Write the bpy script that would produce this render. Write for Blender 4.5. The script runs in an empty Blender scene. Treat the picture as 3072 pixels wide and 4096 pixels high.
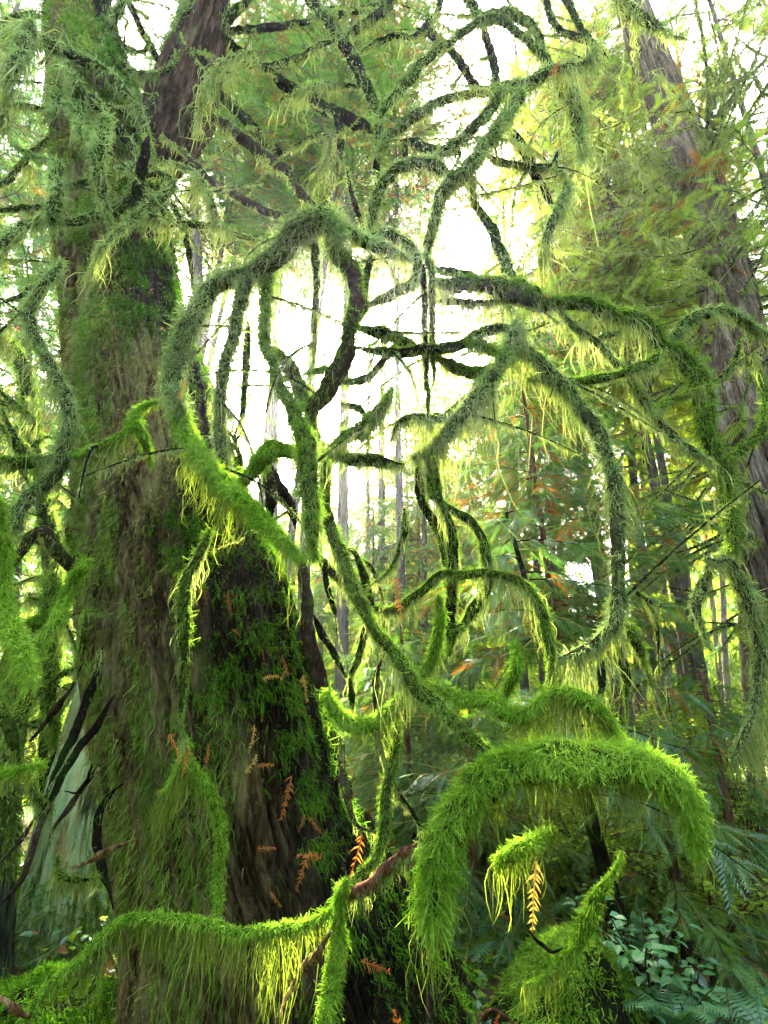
import bpy, math, random
import numpy as np
from mathutils import Vector
R = math.radians
rng = np.random.default_rng(7)
random.seed(7)
S = bpy.context.scene
COL = S.collection

# ------------------------------------------------------------------ camera, sky, sun, exposure
PITCH = R(22.0)
CAM_Z = 1.5
FPX, CX, CY = 3150.0, 2488.5, 3318.0            # traced coordinates: 4977 x 6636
cam_d = bpy.data.cameras.new('camera')
cam_d.sensor_fit = 'VERTICAL'; cam_d.sensor_height = 36.0; cam_d.sensor_width = 27.0
cam_d.lens = 36.0 * FPX / 6636.0
cam_d.clip_start = 0.05; cam_d.clip_end = 2000.0
cam = bpy.data.objects.new('camera', cam_d); COL.objects.link(cam)
cam.location = (0, 0, CAM_Z); cam.rotation_euler = (R(90) + PITCH, 0, 0)
S.camera = cam

SUN_EL, SUN_AZ = R(43.0), R(-3.0)               # azimuth measured from +Y towards +X
world = bpy.data.worlds.new('World'); S.world = world; world.use_nodes = True
nt = world.node_tree; nt.nodes.clear()
wo = nt.nodes.new('ShaderNodeOutputWorld'); bg = nt.nodes.new('ShaderNodeBackground'); sky = nt.nodes.new('ShaderNodeTexSky')
sky.sky_type = 'NISHITA'; sky.sun_disc = False; sky.sun_elevation = SUN_EL; sky.sun_rotation = SUN_AZ
sky.air_density = 0.8; sky.dust_density = 6.0; sky.ozone_density = 0.3
bg.inputs['Strength'].default_value = 0.15
nt.links.new(sky.outputs[0], bg.inputs[0]); nt.links.new(bg.outputs[0], wo.inputs[0])
sun_d = bpy.data.lights.new('sun', 'SUN'); sun_d.energy = 4.0; sun_d.angle = R(0.53); sun_d.color = (1.0, 0.93, 0.80)
sun = bpy.data.objects.new('sun', sun_d); COL.objects.link(sun)
sdir = Vector((math.sin(SUN_AZ) * math.cos(SUN_EL), math.cos(SUN_AZ) * math.cos(SUN_EL), math.sin(SUN_EL)))
sun.rotation_euler = sdir.to_track_quat('Z', 'Y').to_euler()
S.view_settings.view_transform = 'Standard'; S.view_settings.look = 'None'
S.view_settings.exposure = 4.4; S.view_settings.gamma = 1.0
S.cycles.use_denoising = True
S.cycles.max_bounces = 7; S.cycles.diffuse_bounces = 4; S.cycles.transmission_bounces = 5
S.cycles.glossy_bounces = 2; S.cycles.transparent_max_bounces = 6

# ------------------------------------------------------------------ small tools
def W(gx, gy, Y):
    u = (gx - CX) / FPX; v = (CY - gy) / FPX
    yw = math.cos(PITCH) - v * math.sin(PITCH); zw = math.sin(PITCH) + v * math.cos(PITCH)
    d = Y / yw
    return np.array([u * d, Y, CAM_Z + zw * d]), d

def vnoise(p, seed=0):
    """value noise, p (N,3) -> (N,) in 0..1"""
    p = np.asarray(p, float); i = np.floor(p).astype(np.int64); f = p - i; f = f * f * (3 - 2 * f)
    out = np.zeros(len(p))
    for dx in (0, 1):
        for dy in (0, 1):
            for dz in (0, 1):
                h = (i[:, 0] + dx) * 374761393 + (i[:, 1] + dy) * 668265263 + (i[:, 2] + dz) * 2147483647 + seed * 1013904223
                h = (h ^ (h >> 13)) * 1274126177; h = h & 0x7fffffff; h = (h ^ (h >> 16)) & 0xffff
                w = (f[:, 0] if dx else 1 - f[:, 0]) * (f[:, 1] if dy else 1 - f[:, 1]) * (f[:, 2] if dz else 1 - f[:, 2])
                out += w * h / 65535.0
    return out

def fbm(p, seed=0, o=3):
    a, s, t = 0.5, np.zeros(len(p)), 0.0
    p = np.asarray(p, float)
    for k in range(o):
        s += a * vnoise(p, seed + k); t += a; p = p * 2.03; a *= 0.5
    return s / t

def nrm(a):
    return a / np.maximum(np.linalg.norm(a, axis=-1, keepdims=True), 1e-9)

def mesh_obj(name, verts, faces, mats, parent=None, smooth=False, midx=None):
    """faces: (N,3) or (N,4) array"""
    me = bpy.data.meshes.new(name)
    verts = np.ascontiguousarray(verts, np.float32); faces = np.ascontiguousarray(faces, np.int32)
    k = faces.shape[1]
    me.vertices.add(len(verts)); me.vertices.foreach_set('co', verts.ravel())
    me.loops.add(faces.size); me.loops.foreach_set('vertex_index', faces.ravel())
    me.polygons.add(len(faces)); me.polygons.foreach_set('loop_start', np.arange(0, faces.size, k, dtype=np.int32))
    if not isinstance(mats, (list, tuple)): mats = [mats]
    for m in mats: me.materials.append(m)
    if midx is not None: me.polygons.foreach_set('material_index', np.ascontiguousarray(midx, np.int32))
    me.polygons.foreach_set('use_smooth', np.full(len(faces), smooth))
    me.update(calc_edges=True)
    o = bpy.data.objects.new(name, me); COL.objects.link(o)
    if parent is not None: o.parent = parent
    return o

class MB:
    """gathers triangle soups into one mesh"""
    def __init__(s): s.v, s.f, s.m, s.n = [], [], [], 0
    def add(s, v, f, m=0):
        if f.shape[1] == 4: f = np.concatenate([f[:, [0, 1, 2]], f[:, [0, 2, 3]]])
        s.v.append(v); s.f.append(f + s.n); s.m.append(np.full(len(f), m)); s.n += len(v)
    def build(s, name, mats, parent=None, smooth=False):
        if not s.v: return None
        return mesh_obj(name, np.concatenate(s.v), np.concatenate(s.f), mats, parent, smooth, np.concatenate(s.m))

def tag(o, label, cat=None, group=None, kind=None):
    if label: o['label'] = label
    if cat: o['category'] = cat
    if group: o['group'] = group
    if kind: o['kind'] = kind
    return o

def empty(name, loc, label, cat, group=None):
    o = bpy.data.objects.new(name, None); COL.objects.link(o); o.location = (0, 0, 0)
    o.empty_display_size = 0.1
    return tag(o, label, cat, group)

def spline(P, n):
    """Catmull-Rom through rows of P (k,d) resampled to n rows"""
    P = np.asarray(P, float)
    if len(P) == 2: return P[0] + (P[1] - P[0]) * np.linspace(0, 1, n)[:, None]
    Q = np.concatenate([[2 * P[0] - P[1]], P, [2 * P[-1] - P[-2]]])
    seg = np.linalg.norm(np.diff(P[:, :3], axis=0), axis=1); cum = np.concatenate([[0], np.cumsum(seg)])
    s = np.linspace(0, cum[-1], n); i = np.clip(np.searchsorted(cum, s, 'right') - 1, 0, len(P) - 2)
    t = ((s - cum[i]) / np.maximum(seg[i], 1e-9))[:, None]
    a, b, c, d = Q[i], Q[i + 1], Q[i + 2], Q[i + 3]
    out = 0.5 * (2 * b + (c - a) * t + (2 * a - 5 * b + 4 * c - d) * t * t + (3 * b - a - 3 * c + d) * t ** 3)
    return out

def frames(C):
    T = nrm(np.gradient(C, axis=0))
    ref = np.where(np.abs(T[:, 2:3]) > 0.92, np.array([[1.0, 0, 0]]), np.array([[0, 0, 1.0]]))
    # smooth transport
    U = np.zeros_like(T); u = nrm(np.cross(T[0], ref[0])[None])[0]
    for k in range(len(T)):
        u = u - T[k] * u.dot(T[k]); n = np.linalg.norm(u)
        u = u / n if n > 1e-6 else nrm(np.cross(T[k], [0.3, 0.5, 0.8])[None])[0]
        U[k] = u
    return T, U, np.cross(T, U)

def tube(C, rad, sides=10, lump=0.0, seed=0, cap=True, freq=14.0):
    n = len(C); T, U, B = frames(C)
    a = np.linspace(0, 2 * np.pi, sides, endpoint=False)
    D = np.cos(a)[None, :, None] * U[:, None] + np.sin(a)[None, :, None] * B[:, None]
    rr = np.repeat(np.asarray(rad, float)[:, None], sides, 1)
    if lump:
        q = (C[:, None] + D * rr[..., None]).reshape(-1, 3)
        rr = rr * (1 + lump * (fbm(q * freq, seed, 2).reshape(n, sides) - 0.5) * 2)
    V = (C[:, None] + D * rr[..., None]).reshape(-1, 3)
    i = np.arange(n - 1)[:, None] * sides; j = np.arange(sides)[None]; j2 = (j + 1) % sides
    F = np.stack([i + j, i + j2, i + sides + j2, i + sides + j], -1).reshape(-1, 4)
    F = np.concatenate([F[:, [0, 1, 2]], F[:, [0, 2, 3]]])
    if cap:
        V = np.concatenate([V, C[:1], C[-1:]]); a0, a1 = len(V) - 2, len(V) - 1; jj = np.arange(sides); k2 = (jj + 1) % sides
        F = np.concatenate([F, np.stack([np.full(sides, a0), k2, jj], -1), np.stack([np.full(sides, a1), (n - 1) * sides + jj, (n - 1) * sides + k2], -1)])
    return V, F

DOWN = np.array([0, 0, -1.0])
def strands(base, d, L, w, droop, seg=2, curl=0.0, taper=0.75):
    """thin tapering blades growing from base along d and bending down"""
    N = len(base); L = np.asarray(L)[:, None]; w = np.broadcast_to(np.asarray(w), (N,))[:, None]
    side = nrm(np.cross(d, nrm(rng.normal(size=(N, 3)))))
    cv = rng.normal(size=(N, 3)) * curl; dr = np.broadcast_to(np.asarray(droop), (N,))[:, None]
    vs = []
    for k in range(seg + 1):
        t = k / seg
        p = base + d * L * (t - 0.35 * dr * t * t) + DOWN * L * dr * t * t * 0.9 + cv * L * math.sin(t * 3.1) * 0.5
        if k < seg:
            h = side * w * 0.5 * (1 - t) ** taper
            vs += [p - h, p + h]
        else: vs.append(p)
    V = np.stack(vs, 1); m = V.shape[1]
    f = []
    for k in range(seg):
        a = 2 * k
        if k < seg - 1: f += [[a, a + 1, a + 3], [a, a + 3, a + 2]]
        else: f += [[a, a + 1, a + 2]]
    F = (np.arange(N) * m)[:, None, None] + np.array(f)[None]
    return V.reshape(-1, 3), F.reshape(-1, 3)

# ------------------------------------------------------------------ materials
class NT:
    def __init__(s, name):
        s.m = bpy.data.materials.new(name); s.m.use_nodes = True; s.t = s.m.node_tree; s.t.nodes.clear()
        s.out = s.n('ShaderNodeOutputMaterial')
    def n(s, typ, **kw):
        x = s.t.nodes.new(typ)
        for k, v in kw.items(): setattr(x, k, v)
        return x
    def l(s, a, b): s.t.links.new(a, b)
    def noise(s, scale, detail=4, rough=0.6, stretch=None, coord='Object'):
        tc = s.n('ShaderNodeTexCoord'); nz = s.n('ShaderNodeTexNoise')
        nz.inputs['Scale'].default_value = scale; nz.inputs['Detail'].default_value = detail; nz.inputs['Roughness'].default_value = rough
        if stretch:
            mp = s.n('ShaderNodeMapping'); mp.inputs['Scale'].default_value = stretch
            s.l(tc.outputs[coord], mp.inputs[0]); s.l(mp.outputs[0], nz.inputs['Vector'])
        else: s.l(tc.outputs[coord], nz.inputs['Vector'])
        return nz.outputs[0]
    def ramp(s, fac, stops):
        r = s.n('ShaderNodeValToRGB'); e = r.color_ramp.elements
        while len(e) < len(stops): e.new(0.5)
        for k, (p, c) in enumerate(stops): e[k].position = p; e[k].color = (*c, 1) if len(c) == 3 else c
        s.l(fac, r.inputs[0]); return r.outputs[0]
    def mix(s, fac, a, b, mode='MIX'):
        m = s.n('ShaderNodeMix', data_type='RGBA', blend_type=mode)
        for sock, v in ((m.inputs[0], fac), (m.inputs[6], a), (m.inputs[7], b)):
            if isinstance(v, (int, float)): sock.default_value = v
            elif isinstance(v, tuple): sock.default_value = (*v, 1)
            else: s.l(v, sock)
        return m.outputs[2]
    def math(s, op, a, b=0.0):
        m = s.n('ShaderNodeMath', operation=op)
        for sock, v in ((m.inputs[0], a), (m.inputs[1], b)):
            if isinstance(v, (int, float)): sock.default_value = v
            else: s.l(v, sock)
        return m.outputs[0]
    def island(s):
        return s.n('ShaderNodeNewGeometry').outputs['Random Per Island']
    def bump(s, h, strength, dist=0.02):
        b = s.n('ShaderNodeBump'); b.inputs['Strength'].default_value = strength; b.inputs['Distance'].default_value = dist
        s.l(h, b.inputs['Height']); return b.outputs[0]
    def rough(s, col, rough=0.9, nor=None, spec=0.2):
        b = s.n('ShaderNodeBsdfPrincipled'); b.inputs['Roughness'].default_value = rough; b.inputs['Specular IOR Level'].default_value = spec
        if isinstance(col, tuple): b.inputs['Base Color'].default_value = (*col, 1)
        else: s.l(col, b.inputs['Base Color'])
        if nor is not None: s.l(nor, b.inputs['Normal'])
        return b.outputs[0]
    def leafy(s, col, trans=0.45, tint=(1.0, 1.0, 0.6), gloss=0.0, grough=0.4):
        d = s.n('ShaderNodeBsdfDiffuse'); t = s.n('ShaderNodeBsdfTranslucent'); mx = s.n('ShaderNodeMixShader'); mx.inputs[0].default_value = trans
        s.l(col, d.inputs[0]); s.l(s.mix(1.0, col, tint, 'MULTIPLY'), t.inputs[0])
        s.l(d.outputs[0], mx.inputs[1]); s.l(t.outputs[0], mx.inputs[2]); o = mx.outputs[0]
        if gloss:
            g = s.n('ShaderNodeBsdfGlossy'); g.inputs['Roughness'].default_value = grough
            m2 = s.n('ShaderNodeMixShader'); m2.inputs[0].default_value = gloss; s.l(o, m2.inputs[1]); s.l(g.outputs[0], m2.inputs[2]); o = m2.outputs[0]
        return o
    def done(s, sh): s.l(sh, s.out.inputs[0]); return s.m

def moss_mat(name, c0, c1, c2, trans=0.5, scale=3.0, tint=(1.0, 1.0, 0.55)):
    t = NT(name)
    a = t.ramp(t.island(), [(0.0, c0), (0.5, c1), (1.0, c2)])
    b = t.ramp(t.noise(scale, 3), [(0.35, c0), (0.65, c2)])
    return t.done(t.leafy(t.mix(0.45, a, b), trans, tint))

M = {}
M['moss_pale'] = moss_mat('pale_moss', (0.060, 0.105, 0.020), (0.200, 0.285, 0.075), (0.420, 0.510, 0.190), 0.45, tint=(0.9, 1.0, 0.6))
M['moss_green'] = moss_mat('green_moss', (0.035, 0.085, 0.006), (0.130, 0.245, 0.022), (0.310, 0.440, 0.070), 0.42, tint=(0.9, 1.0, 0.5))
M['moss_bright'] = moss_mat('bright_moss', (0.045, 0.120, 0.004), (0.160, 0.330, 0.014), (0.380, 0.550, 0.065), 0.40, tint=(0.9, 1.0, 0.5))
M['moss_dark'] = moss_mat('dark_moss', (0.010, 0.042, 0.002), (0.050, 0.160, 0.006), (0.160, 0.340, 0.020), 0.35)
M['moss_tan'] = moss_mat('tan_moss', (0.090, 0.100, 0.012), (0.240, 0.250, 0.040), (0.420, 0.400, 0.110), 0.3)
M['lichen'] = moss_mat('hanging_lichen', (0.110, 0.150, 0.025), (0.260, 0.320, 0.080), (0.440, 0.500, 0.190), 0.55, 5.0)
M['lichen_green'] = moss_mat('hanging_green_lichen', (0.055, 0.090, 0.006), (0.150, 0.220, 0.018), (0.310, 0.390, 0.060), 0.5, 5.0)

def moss_core(name, a, b):
    t = NT(name); n = t.noise(45, 5, 0.7)
    return t.done(t.rough(t.ramp(n, [(0.35, a), (0.65, b)]), 1.0, t.bump(n, 1.0, 0.01), 0.0))
M['core_green'] = moss_core('matted_moss', (0.006, 0.008, 0.002), (0.040, 0.060, 0.008))
M['core_bright'] = moss_core('matted_bright_moss', (0.016, 0.034, 0.002), (0.095, 0.190, 0.010))
M['core_pale'] = moss_core('matted_pale_moss', (0.010, 0.009, 0.004), (0.055, 0.060, 0.018))

def bark_mat(name, stops, scale=9, stretch=(1, 1, 0.12), moss=None, moss_lo=0.5, moss_hi=0.62, bump=1.0):
    t = NT(name)
    n1 = t.noise(scale, 8, 0.7, stretch); n2 = t.noise(scale * 5, 4, 0.7, (1, 1, 0.25))
    n3 = t.noise(scale * 3.2, 6, 0.75, (stretch[0], stretch[1], stretch[2] * 0.5))
    h = t.math('ADD', t.math('MULTIPLY', n1, 0.45), t.math('ADD', t.math('MULTIPLY', n3, 0.35), t.math('MULTIPLY', n2, 0.2)))
    h = t.math('ADD', t.math('MULTIPLY', h, 1.9), -0.45)
    col = t.ramp(h, stops)
    if moss:
        f = t.ramp(t.noise(2.2, 6, 0.7), [(moss_lo, (0, 0, 0)), (moss_hi, (1, 1, 1))])
        mc = t.ramp(t.noise(26, 4), [(0.3, moss[0]), (0.7, moss[1])])
        col = t.mix(f, col, mc)
    return t.done(t.rough(col, 1.0, t.bump(h, bump, 0.05), 0.03))

M['bark_trunk'] = bark_mat('mossy_cedar_bark', [(0.30, (0.012, 0.008, 0.005)), (0.46, (0.085, 0.050, 0.026)), (0.58, (0.19, 0.135, 0.065)), (0.75, (0.25, 0.21, 0.10))], 8, (1, 1, 0.10), ((0.035, 0.070, 0.010), (0.13, 0.16, 0.04)), 0.42, 0.62)
M['bark_leader'] = bark_mat('brown_cedar_bark', [(0.32, (0.004, 0.002, 0.001)), (0.5, (0.050, 0.027, 0.014)), (0.7, (0.16, 0.10, 0.06))], 9, (1, 1, 0.14), ((0.06, 0.09, 0.02), (0.14, 0.18, 0.05)), 0.58, 0.72)
M['bark_right'] = bark_mat('grey_brown_cedar_bark', [(0.32, (0.006, 0.003, 0.001)), (0.5, (0.10, 0.068, 0.040)), (0.7, (0.30, 0.235, 0.155))], 9, (1, 1, 0.10), ((0.10, 0.13, 0.02), (0.2, 0.24, 0.05)), 0.62, 0.75)
M['bark_far'] = bark_mat('grey_conifer_bark', [(0.3, (0.035, 0.028, 0.022)), (0.6, (0.14, 0.115, 0.09)), (0.8, (0.22, 0.19, 0.15))], 6, (1, 1, 0.2), ((0.05, 0.08, 0.02), (0.12, 0.15, 0.04)), 0.55, 0.7)
M['bark_young'] = bark_mat('reddish_bark', [(0.3, (0.03, 0.014, 0.008)), (0.6, (0.15, 0.075, 0.04)), (0.8, (0.26, 0.16, 0.10))], 12, (1, 1, 0.2))
M['bark_branch'] = bark_mat('dark_branch_bark', [(0.3, (0.003, 0.002, 0.0015)), (0.55, (0.014, 0.009, 0.005)), (0.8, (0.050, 0.034, 0.018))], 22, (1, 1, 1), ((0.006, 0.018, 0.002), (0.030, 0.060, 0.008)), 0.45, 0.6)
M['bark_brown'] = bark_mat('brown_branch_bark', [(0.3, (0.014, 0.008, 0.005)), (0.55, (0.060, 0.036, 0.022)), (0.8, (0.13, 0.09, 0.055))], 22, (1, 1, 1), ((0.03, 0.06, 0.01), (0.09, 0.13, 0.03)), 0.55, 0.7)
M['wood_red'] = bark_mat('reddish_dead_wood', [(0.3, (0.03, 0.010, 0.005)), (0.5, (0.17, 0.070, 0.032)), (0.75, (0.36, 0.19, 0.10))], 30, (1, 1, 1))
M['wood_tan'] = bark_mat('peeling_tan_wood', [(0.36, (0.05, 0.020, 0.008)), (0.5, (0.25, 0.13, 0.05)), (0.62, (0.48, 0.34, 0.16))], 30, (1, 1, 1))
M['wood_grey'] = bark_mat('split_grey_wood', [(0.34, (0.004, 0.003, 0.002)), (0.48, (0.11, 0.080, 0.042)), (0.7, (0.30, 0.25, 0.15))], 14, (1, 1, 0.05), ((0.05, 0.08, 0.015), (0.10, 0.14, 0.03)), 0.55, 0.68)

def trunk_mat():
    t = NT('giant_cedar_bark')
    n1 = t.noise(7, 8, 0.7, (1, 1, 0.10)); n3 = t.noise(26, 7, 0.75, (1, 1, 0.05)); n2 = t.noise(40, 4, 0.7, (1, 1, 0.4))
    h = t.math('ADD', t.math('MULTIPLY', n1, 0.4), t.math('ADD', t.math('MULTIPLY', n3, 0.4), t.math('MULTIPLY', n2, 0.2)))
    h = t.math('ADD', t.math('MULTIPLY', h, 2.2), -0.6)
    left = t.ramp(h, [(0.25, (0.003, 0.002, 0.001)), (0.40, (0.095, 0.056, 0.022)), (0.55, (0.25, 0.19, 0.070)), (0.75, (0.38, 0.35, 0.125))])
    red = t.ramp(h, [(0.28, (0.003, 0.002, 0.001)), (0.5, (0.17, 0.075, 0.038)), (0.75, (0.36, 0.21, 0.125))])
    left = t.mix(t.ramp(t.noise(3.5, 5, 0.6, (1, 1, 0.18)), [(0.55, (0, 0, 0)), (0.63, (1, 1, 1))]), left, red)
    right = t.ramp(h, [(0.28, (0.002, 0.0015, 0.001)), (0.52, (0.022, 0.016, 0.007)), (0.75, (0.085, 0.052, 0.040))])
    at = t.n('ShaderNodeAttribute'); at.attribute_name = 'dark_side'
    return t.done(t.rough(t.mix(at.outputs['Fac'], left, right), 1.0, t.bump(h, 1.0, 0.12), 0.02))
M['bark_trunk'] = trunk_mat()

def snag_mat():
    t = NT('algae_coated_snag_wood')
    n1 = t.noise(7, 7, 0.7, (1, 1, 0.12)); n2 = t.noise(1.6, 4); n3 = t.noise(40, 3, 0.6, (1, 1, 0.3))
    col = t.ramp(n1, [(0.38, (0.012, 0.014, 0.006)), (0.48, (0.24, 0.34, 0.13)), (0.7, (0.38, 0.47, 0.21))])
    col = t.mix(t.ramp(n2, [(0.45, (0, 0, 0)), (0.62, (1, 1, 1))]), col, (0.17, 0.20, 0.07))
    col = t.mix(t.ramp(t.noise(2.4, 5, 0.6, (1, 1, 0.4)), [(0.56, (0, 0, 0)), (0.66, (1, 1, 1))]), col, (0.26, 0.12, 0.03))
    col = t.mix(t.ramp(n3, [(0.64, (0, 0, 0)), (0.72, (1, 1, 1))]), col, (0.42, 0.55, 0.34))
    return t.done(t.rough(col, 1.0, t.bump(n1, 0.8, 0.03), 0.03))
M['snag'] = snag_mat()

def leaf_mat(name, cs, trans=0.5, tint=(1.0, 1.0, 0.4), gloss=0.0, scale=0.8):
    t = NT(name)
    a = t.ramp(t.island(), [(0, cs[0]), (0.5, cs[1]), (1, cs[2])]); b = t.ramp(t.noise(scale, 3), [(0.35, cs[0]), (0.65, cs[2])])
    return t.done(t.leafy(t.mix(0.5, a, b), trans, tint, gloss))
M['fol_yellow'] = leaf_mat('sunlit_cedar_sprays', ((0.14, 0.25, 0.020), (0.28, 0.43, 0.045), (0.46, 0.56, 0.10)), 0.62)  # sunlight put into the colour: brighter, yellower copy of the cedar sprays
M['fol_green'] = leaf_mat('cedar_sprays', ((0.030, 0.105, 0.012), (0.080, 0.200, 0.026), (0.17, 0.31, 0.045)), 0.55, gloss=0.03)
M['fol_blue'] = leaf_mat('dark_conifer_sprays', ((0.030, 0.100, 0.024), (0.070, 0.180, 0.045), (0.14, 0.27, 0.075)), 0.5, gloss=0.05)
M['fol_dead'] = leaf_mat('dead_orange_sprays', ((0.18, 0.055, 0.012), (0.34, 0.12, 0.022), (0.46, 0.22, 0.045)), 0.5)
M['sprig'] = leaf_mat('fallen_orange_sprig', ((0.22, 0.050, 0.012), (0.38, 0.11, 0.022), (0.50, 0.20, 0.05)), 0.35)
M['sprig_yellow'] = leaf_mat('fallen_yellow_sprig', ((0.42, 0.20, 0.03), (0.58, 0.33, 0.06), (0.66, 0.42, 0.10)), 0.35)
M['leaf_salal'] = leaf_mat('broad_shrub_leaf', ((0.04, 0.15, 0.035), (0.07, 0.21, 0.055), (0.12, 0.28, 0.085)), 0.3, gloss=0.06)
M['leaf_bright'] = leaf_mat('young_shrub_leaf', ((0.11, 0.20, 0.015), (0.22, 0.34, 0.03), (0.36, 0.46, 0.06)), 0.5)
M['fern'] = leaf_mat('fern_frond', ((0.04, 0.14, 0.04), (0.07, 0.19, 0.06), (0.11, 0.25, 0.08)), 0.4, gloss=0.06)
M['litter'] = leaf_mat('needle_litter', ((0.07, 0.030, 0.012), (0.17, 0.075, 0.028), (0.26, 0.14, 0.06)), 0.1)

def ground_mat():
    t = NT('forest_floor')
    n = t.noise(1.1, 8, 0.7); n2 = t.noise(9, 6, 0.7)
    c = t.ramp(n2, [(0.3, (0.022, 0.013, 0.007)), (0.55, (0.090, 0.048, 0.022)), (0.75, (0.18, 0.10, 0.05))])
    g = t.ramp(n2, [(0.3, (0.015, 0.05, 0.006)), (0.7, (0.09, 0.17, 0.02))])
    return t.done(t.rough(t.mix(t.ramp(n, [(0.42, (0, 0, 0)), (0.56, (1, 1, 1))]), c, g), 0.95, t.bump(n2, 1.0, 0.05)))
M['ground'] = ground_mat()

# ------------------------------------------------------------------ ground
def ground_h(x, y):
    p = np.stack([np.asarray(x, float) * 0.35, np.asarray(y, float) * 0.35, np.zeros(np.shape(x))], -1).reshape(-1, 3)
    r = np.hypot(np.ravel(x), np.ravel(y))
    return ((fbm(p, 3) - 0.5) * 0.5 * np.clip((r - 1.5) / 4, 0.15, 1) - 0.02).reshape(np.shape(x))

def build_ground():
    g = np.concatenate([-np.geomspace(400, 8, 24), np.linspace(-7.6, 7.6, 90), np.geomspace(8, 400, 24)])
    gy = np.concatenate([-np.geomspace(400, 6, 14), np.linspace(-5, 16, 110), np.geomspace(17, 600, 22)])
    X, Y = np.meshgrid(g, gy); Z = ground_h(X, Y)
    n, m = X.shape; V = np.stack([X, Y, Z], -1).reshape(-1, 3)
    i = np.arange(n - 1)[:, None] * m; j = np.arange(m - 1)[None]
    F = np.stack([i + j, i + j + 1, i + m + j + 1, i + m + j], -1).reshape(-1, 4)
    o = mesh_obj('ground', V, F, M['ground'], smooth=True); o['kind'] = 'structure'
build_ground()

# ------------------------------------------------------------------ foliage sprays
def spray_proto(pairs=10, wid=0.075, ang=0.75, ln=0.30, fall=0.7):
    """flat frond of length 1 along x, leaflets left and right in y"""
    v, f = [[0, -0.012, 0], [0, 0.012, 0], [1, 0, 0]], [[0, 1, 2]]
    for k in range(pairs):
        x = 0.06 + 0.88 * k / pairs; l = ln * (1 - (k / pairs)) ** fall * (0.75 + 0.5 * ((k * 7) % 5) / 5) + 0.05
        for sgn in (1, -1):
            n = len(v); v += [[x, 0, 0], [x + wid, 0, 0], [x + wid * 0.6 + l * math.cos(ang), sgn * l * math.sin(ang), -0.25 * l]]
            f.append([n, n + 1, n + 2] if sgn > 0 else [n, n + 2, n + 1])
    return np.array(v, float), np.array(f)
SPRAY = spray_proto(11, 0.055, 0.8, 0.24)
SPRAY_LO = spray_proto(6, 0.12, 0.75, 0.34)
FERN = spray_proto(16, 0.050, 1.25, 0.22, 0.8)

def sprays(o, d, nrm_, size, droop, proto=SPRAY):
    """copies of the frond: o origins, d directions, nrm_ face normals"""
    pv, pf = proto; N = len(o)
    d = nrm(d); s = nrm(np.cross(nrm_, d)); n = np.cross(d, s); size = np.asarray(size)[:, None, None]
    x, y, z = pv[:, 0][None, :, None], pv[:, 1][None, :, None], pv[:, 2][None, :, None]
    P = o[:, None] + size * (x * d[:, None] + y * s[:, None] + z * n[:, None]) + size * DOWN * (x * x) * np.asarray(droop).reshape(-1, 1, 1)
    F = (np.arange(N) * len(pv))[:, None, None] + pf[None]
    return P.reshape(-1, 3), F.reshape(-1, 3)

TUFT = spray_proto(5, 0.10, 0.65, 0.34)

# ------------------------------------------------------------------ big trunks
def trunk_path(rows, Y):
    """rows of (gy, left, right) -> world centre line and radius, ordered from the ground up"""
    out = []
    for gy, l, r in rows:
        p, d = W((l + r) / 2, gy, Y); out.append([*p, (r - l) / 2 / FPX * d])
    return np.array(out)

def big_trunk(P, sides, rings, flute, ridge, seed, root=0.0, groove=6.0):
    C = spline(P, rings); c, rad = C[:, :3], C[:, 3]
    a = np.linspace(0, 2 * np.pi, sides, endpoint=False)
    T, U, B = frames(c)
    D = np.cos(a)[None, :, None] * U[:, None] + np.sin(a)[None, :, None] * B[:, None]
    ca = np.stack([np.cos(a), np.sin(a)], -1)
    zz = np.repeat(np.concatenate([[0], np.cumsum(np.linalg.norm(np.diff(c, axis=0), axis=1))])[:, None], sides, 1)
    A = np.repeat(ca[None], rings, 0)
    tw = zz * 0.10
    q = np.stack([A[..., 0], A[..., 1], zz], -1).reshape(-1, 3)
    f1 = fbm(q * [1.6, 1.6, 0.25], seed).reshape(rings, sides)
    f2 = fbm(q * [groove, groove, 0.55], seed + 5).reshape(rings, sides); f2 = 1 - np.abs(f2 * 2 - 1) * 2
    f3 = fbm(q * [groove * 3, groove * 3, 4.0], seed + 9).reshape(rings, sides)
    rr = rad[:, None] * (1 + flute * (f1 - 0.5) * 2) + ridge * (f2 * 0.6 - 0.3) + ridge * 0.7 * (f3 - 0.5)
    cr = fbm(q * [groove * 0.9, groove * 0.9, 0.42], seed + 15, 3).reshape(rings, sides); rr -= ridge * 0.9 * np.clip(1 - np.abs(cr - 0.5) / 0.045, 0, 1)
    cr = fbm(q * [groove * 1.7, groove * 1.7, 0.8], seed + 25, 3).reshape(rings, sides); rr -= ridge * 0.55 * np.clip(1 - np.abs(cr - 0.47) / 0.05, 0, 1)
    if root: rr += root * np.clip(1 - zz / 0.9, 0, 1) ** 2 * (0.4 + f1)
    V = (c[:, None] + D * rr[..., None]).reshape(-1, 3)
    i = np.arange(rings - 1)[:, None] * sides; j = np.arange(sides)[None]; j2 = (j + 1) % sides
    F = np.stack([i + j, i + j2, i + sides + j2, i + sides + j], -1).reshape(-1, 4)
    N = nrm(V - np.repeat(c, sides, 0))
    return V, F, N

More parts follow.
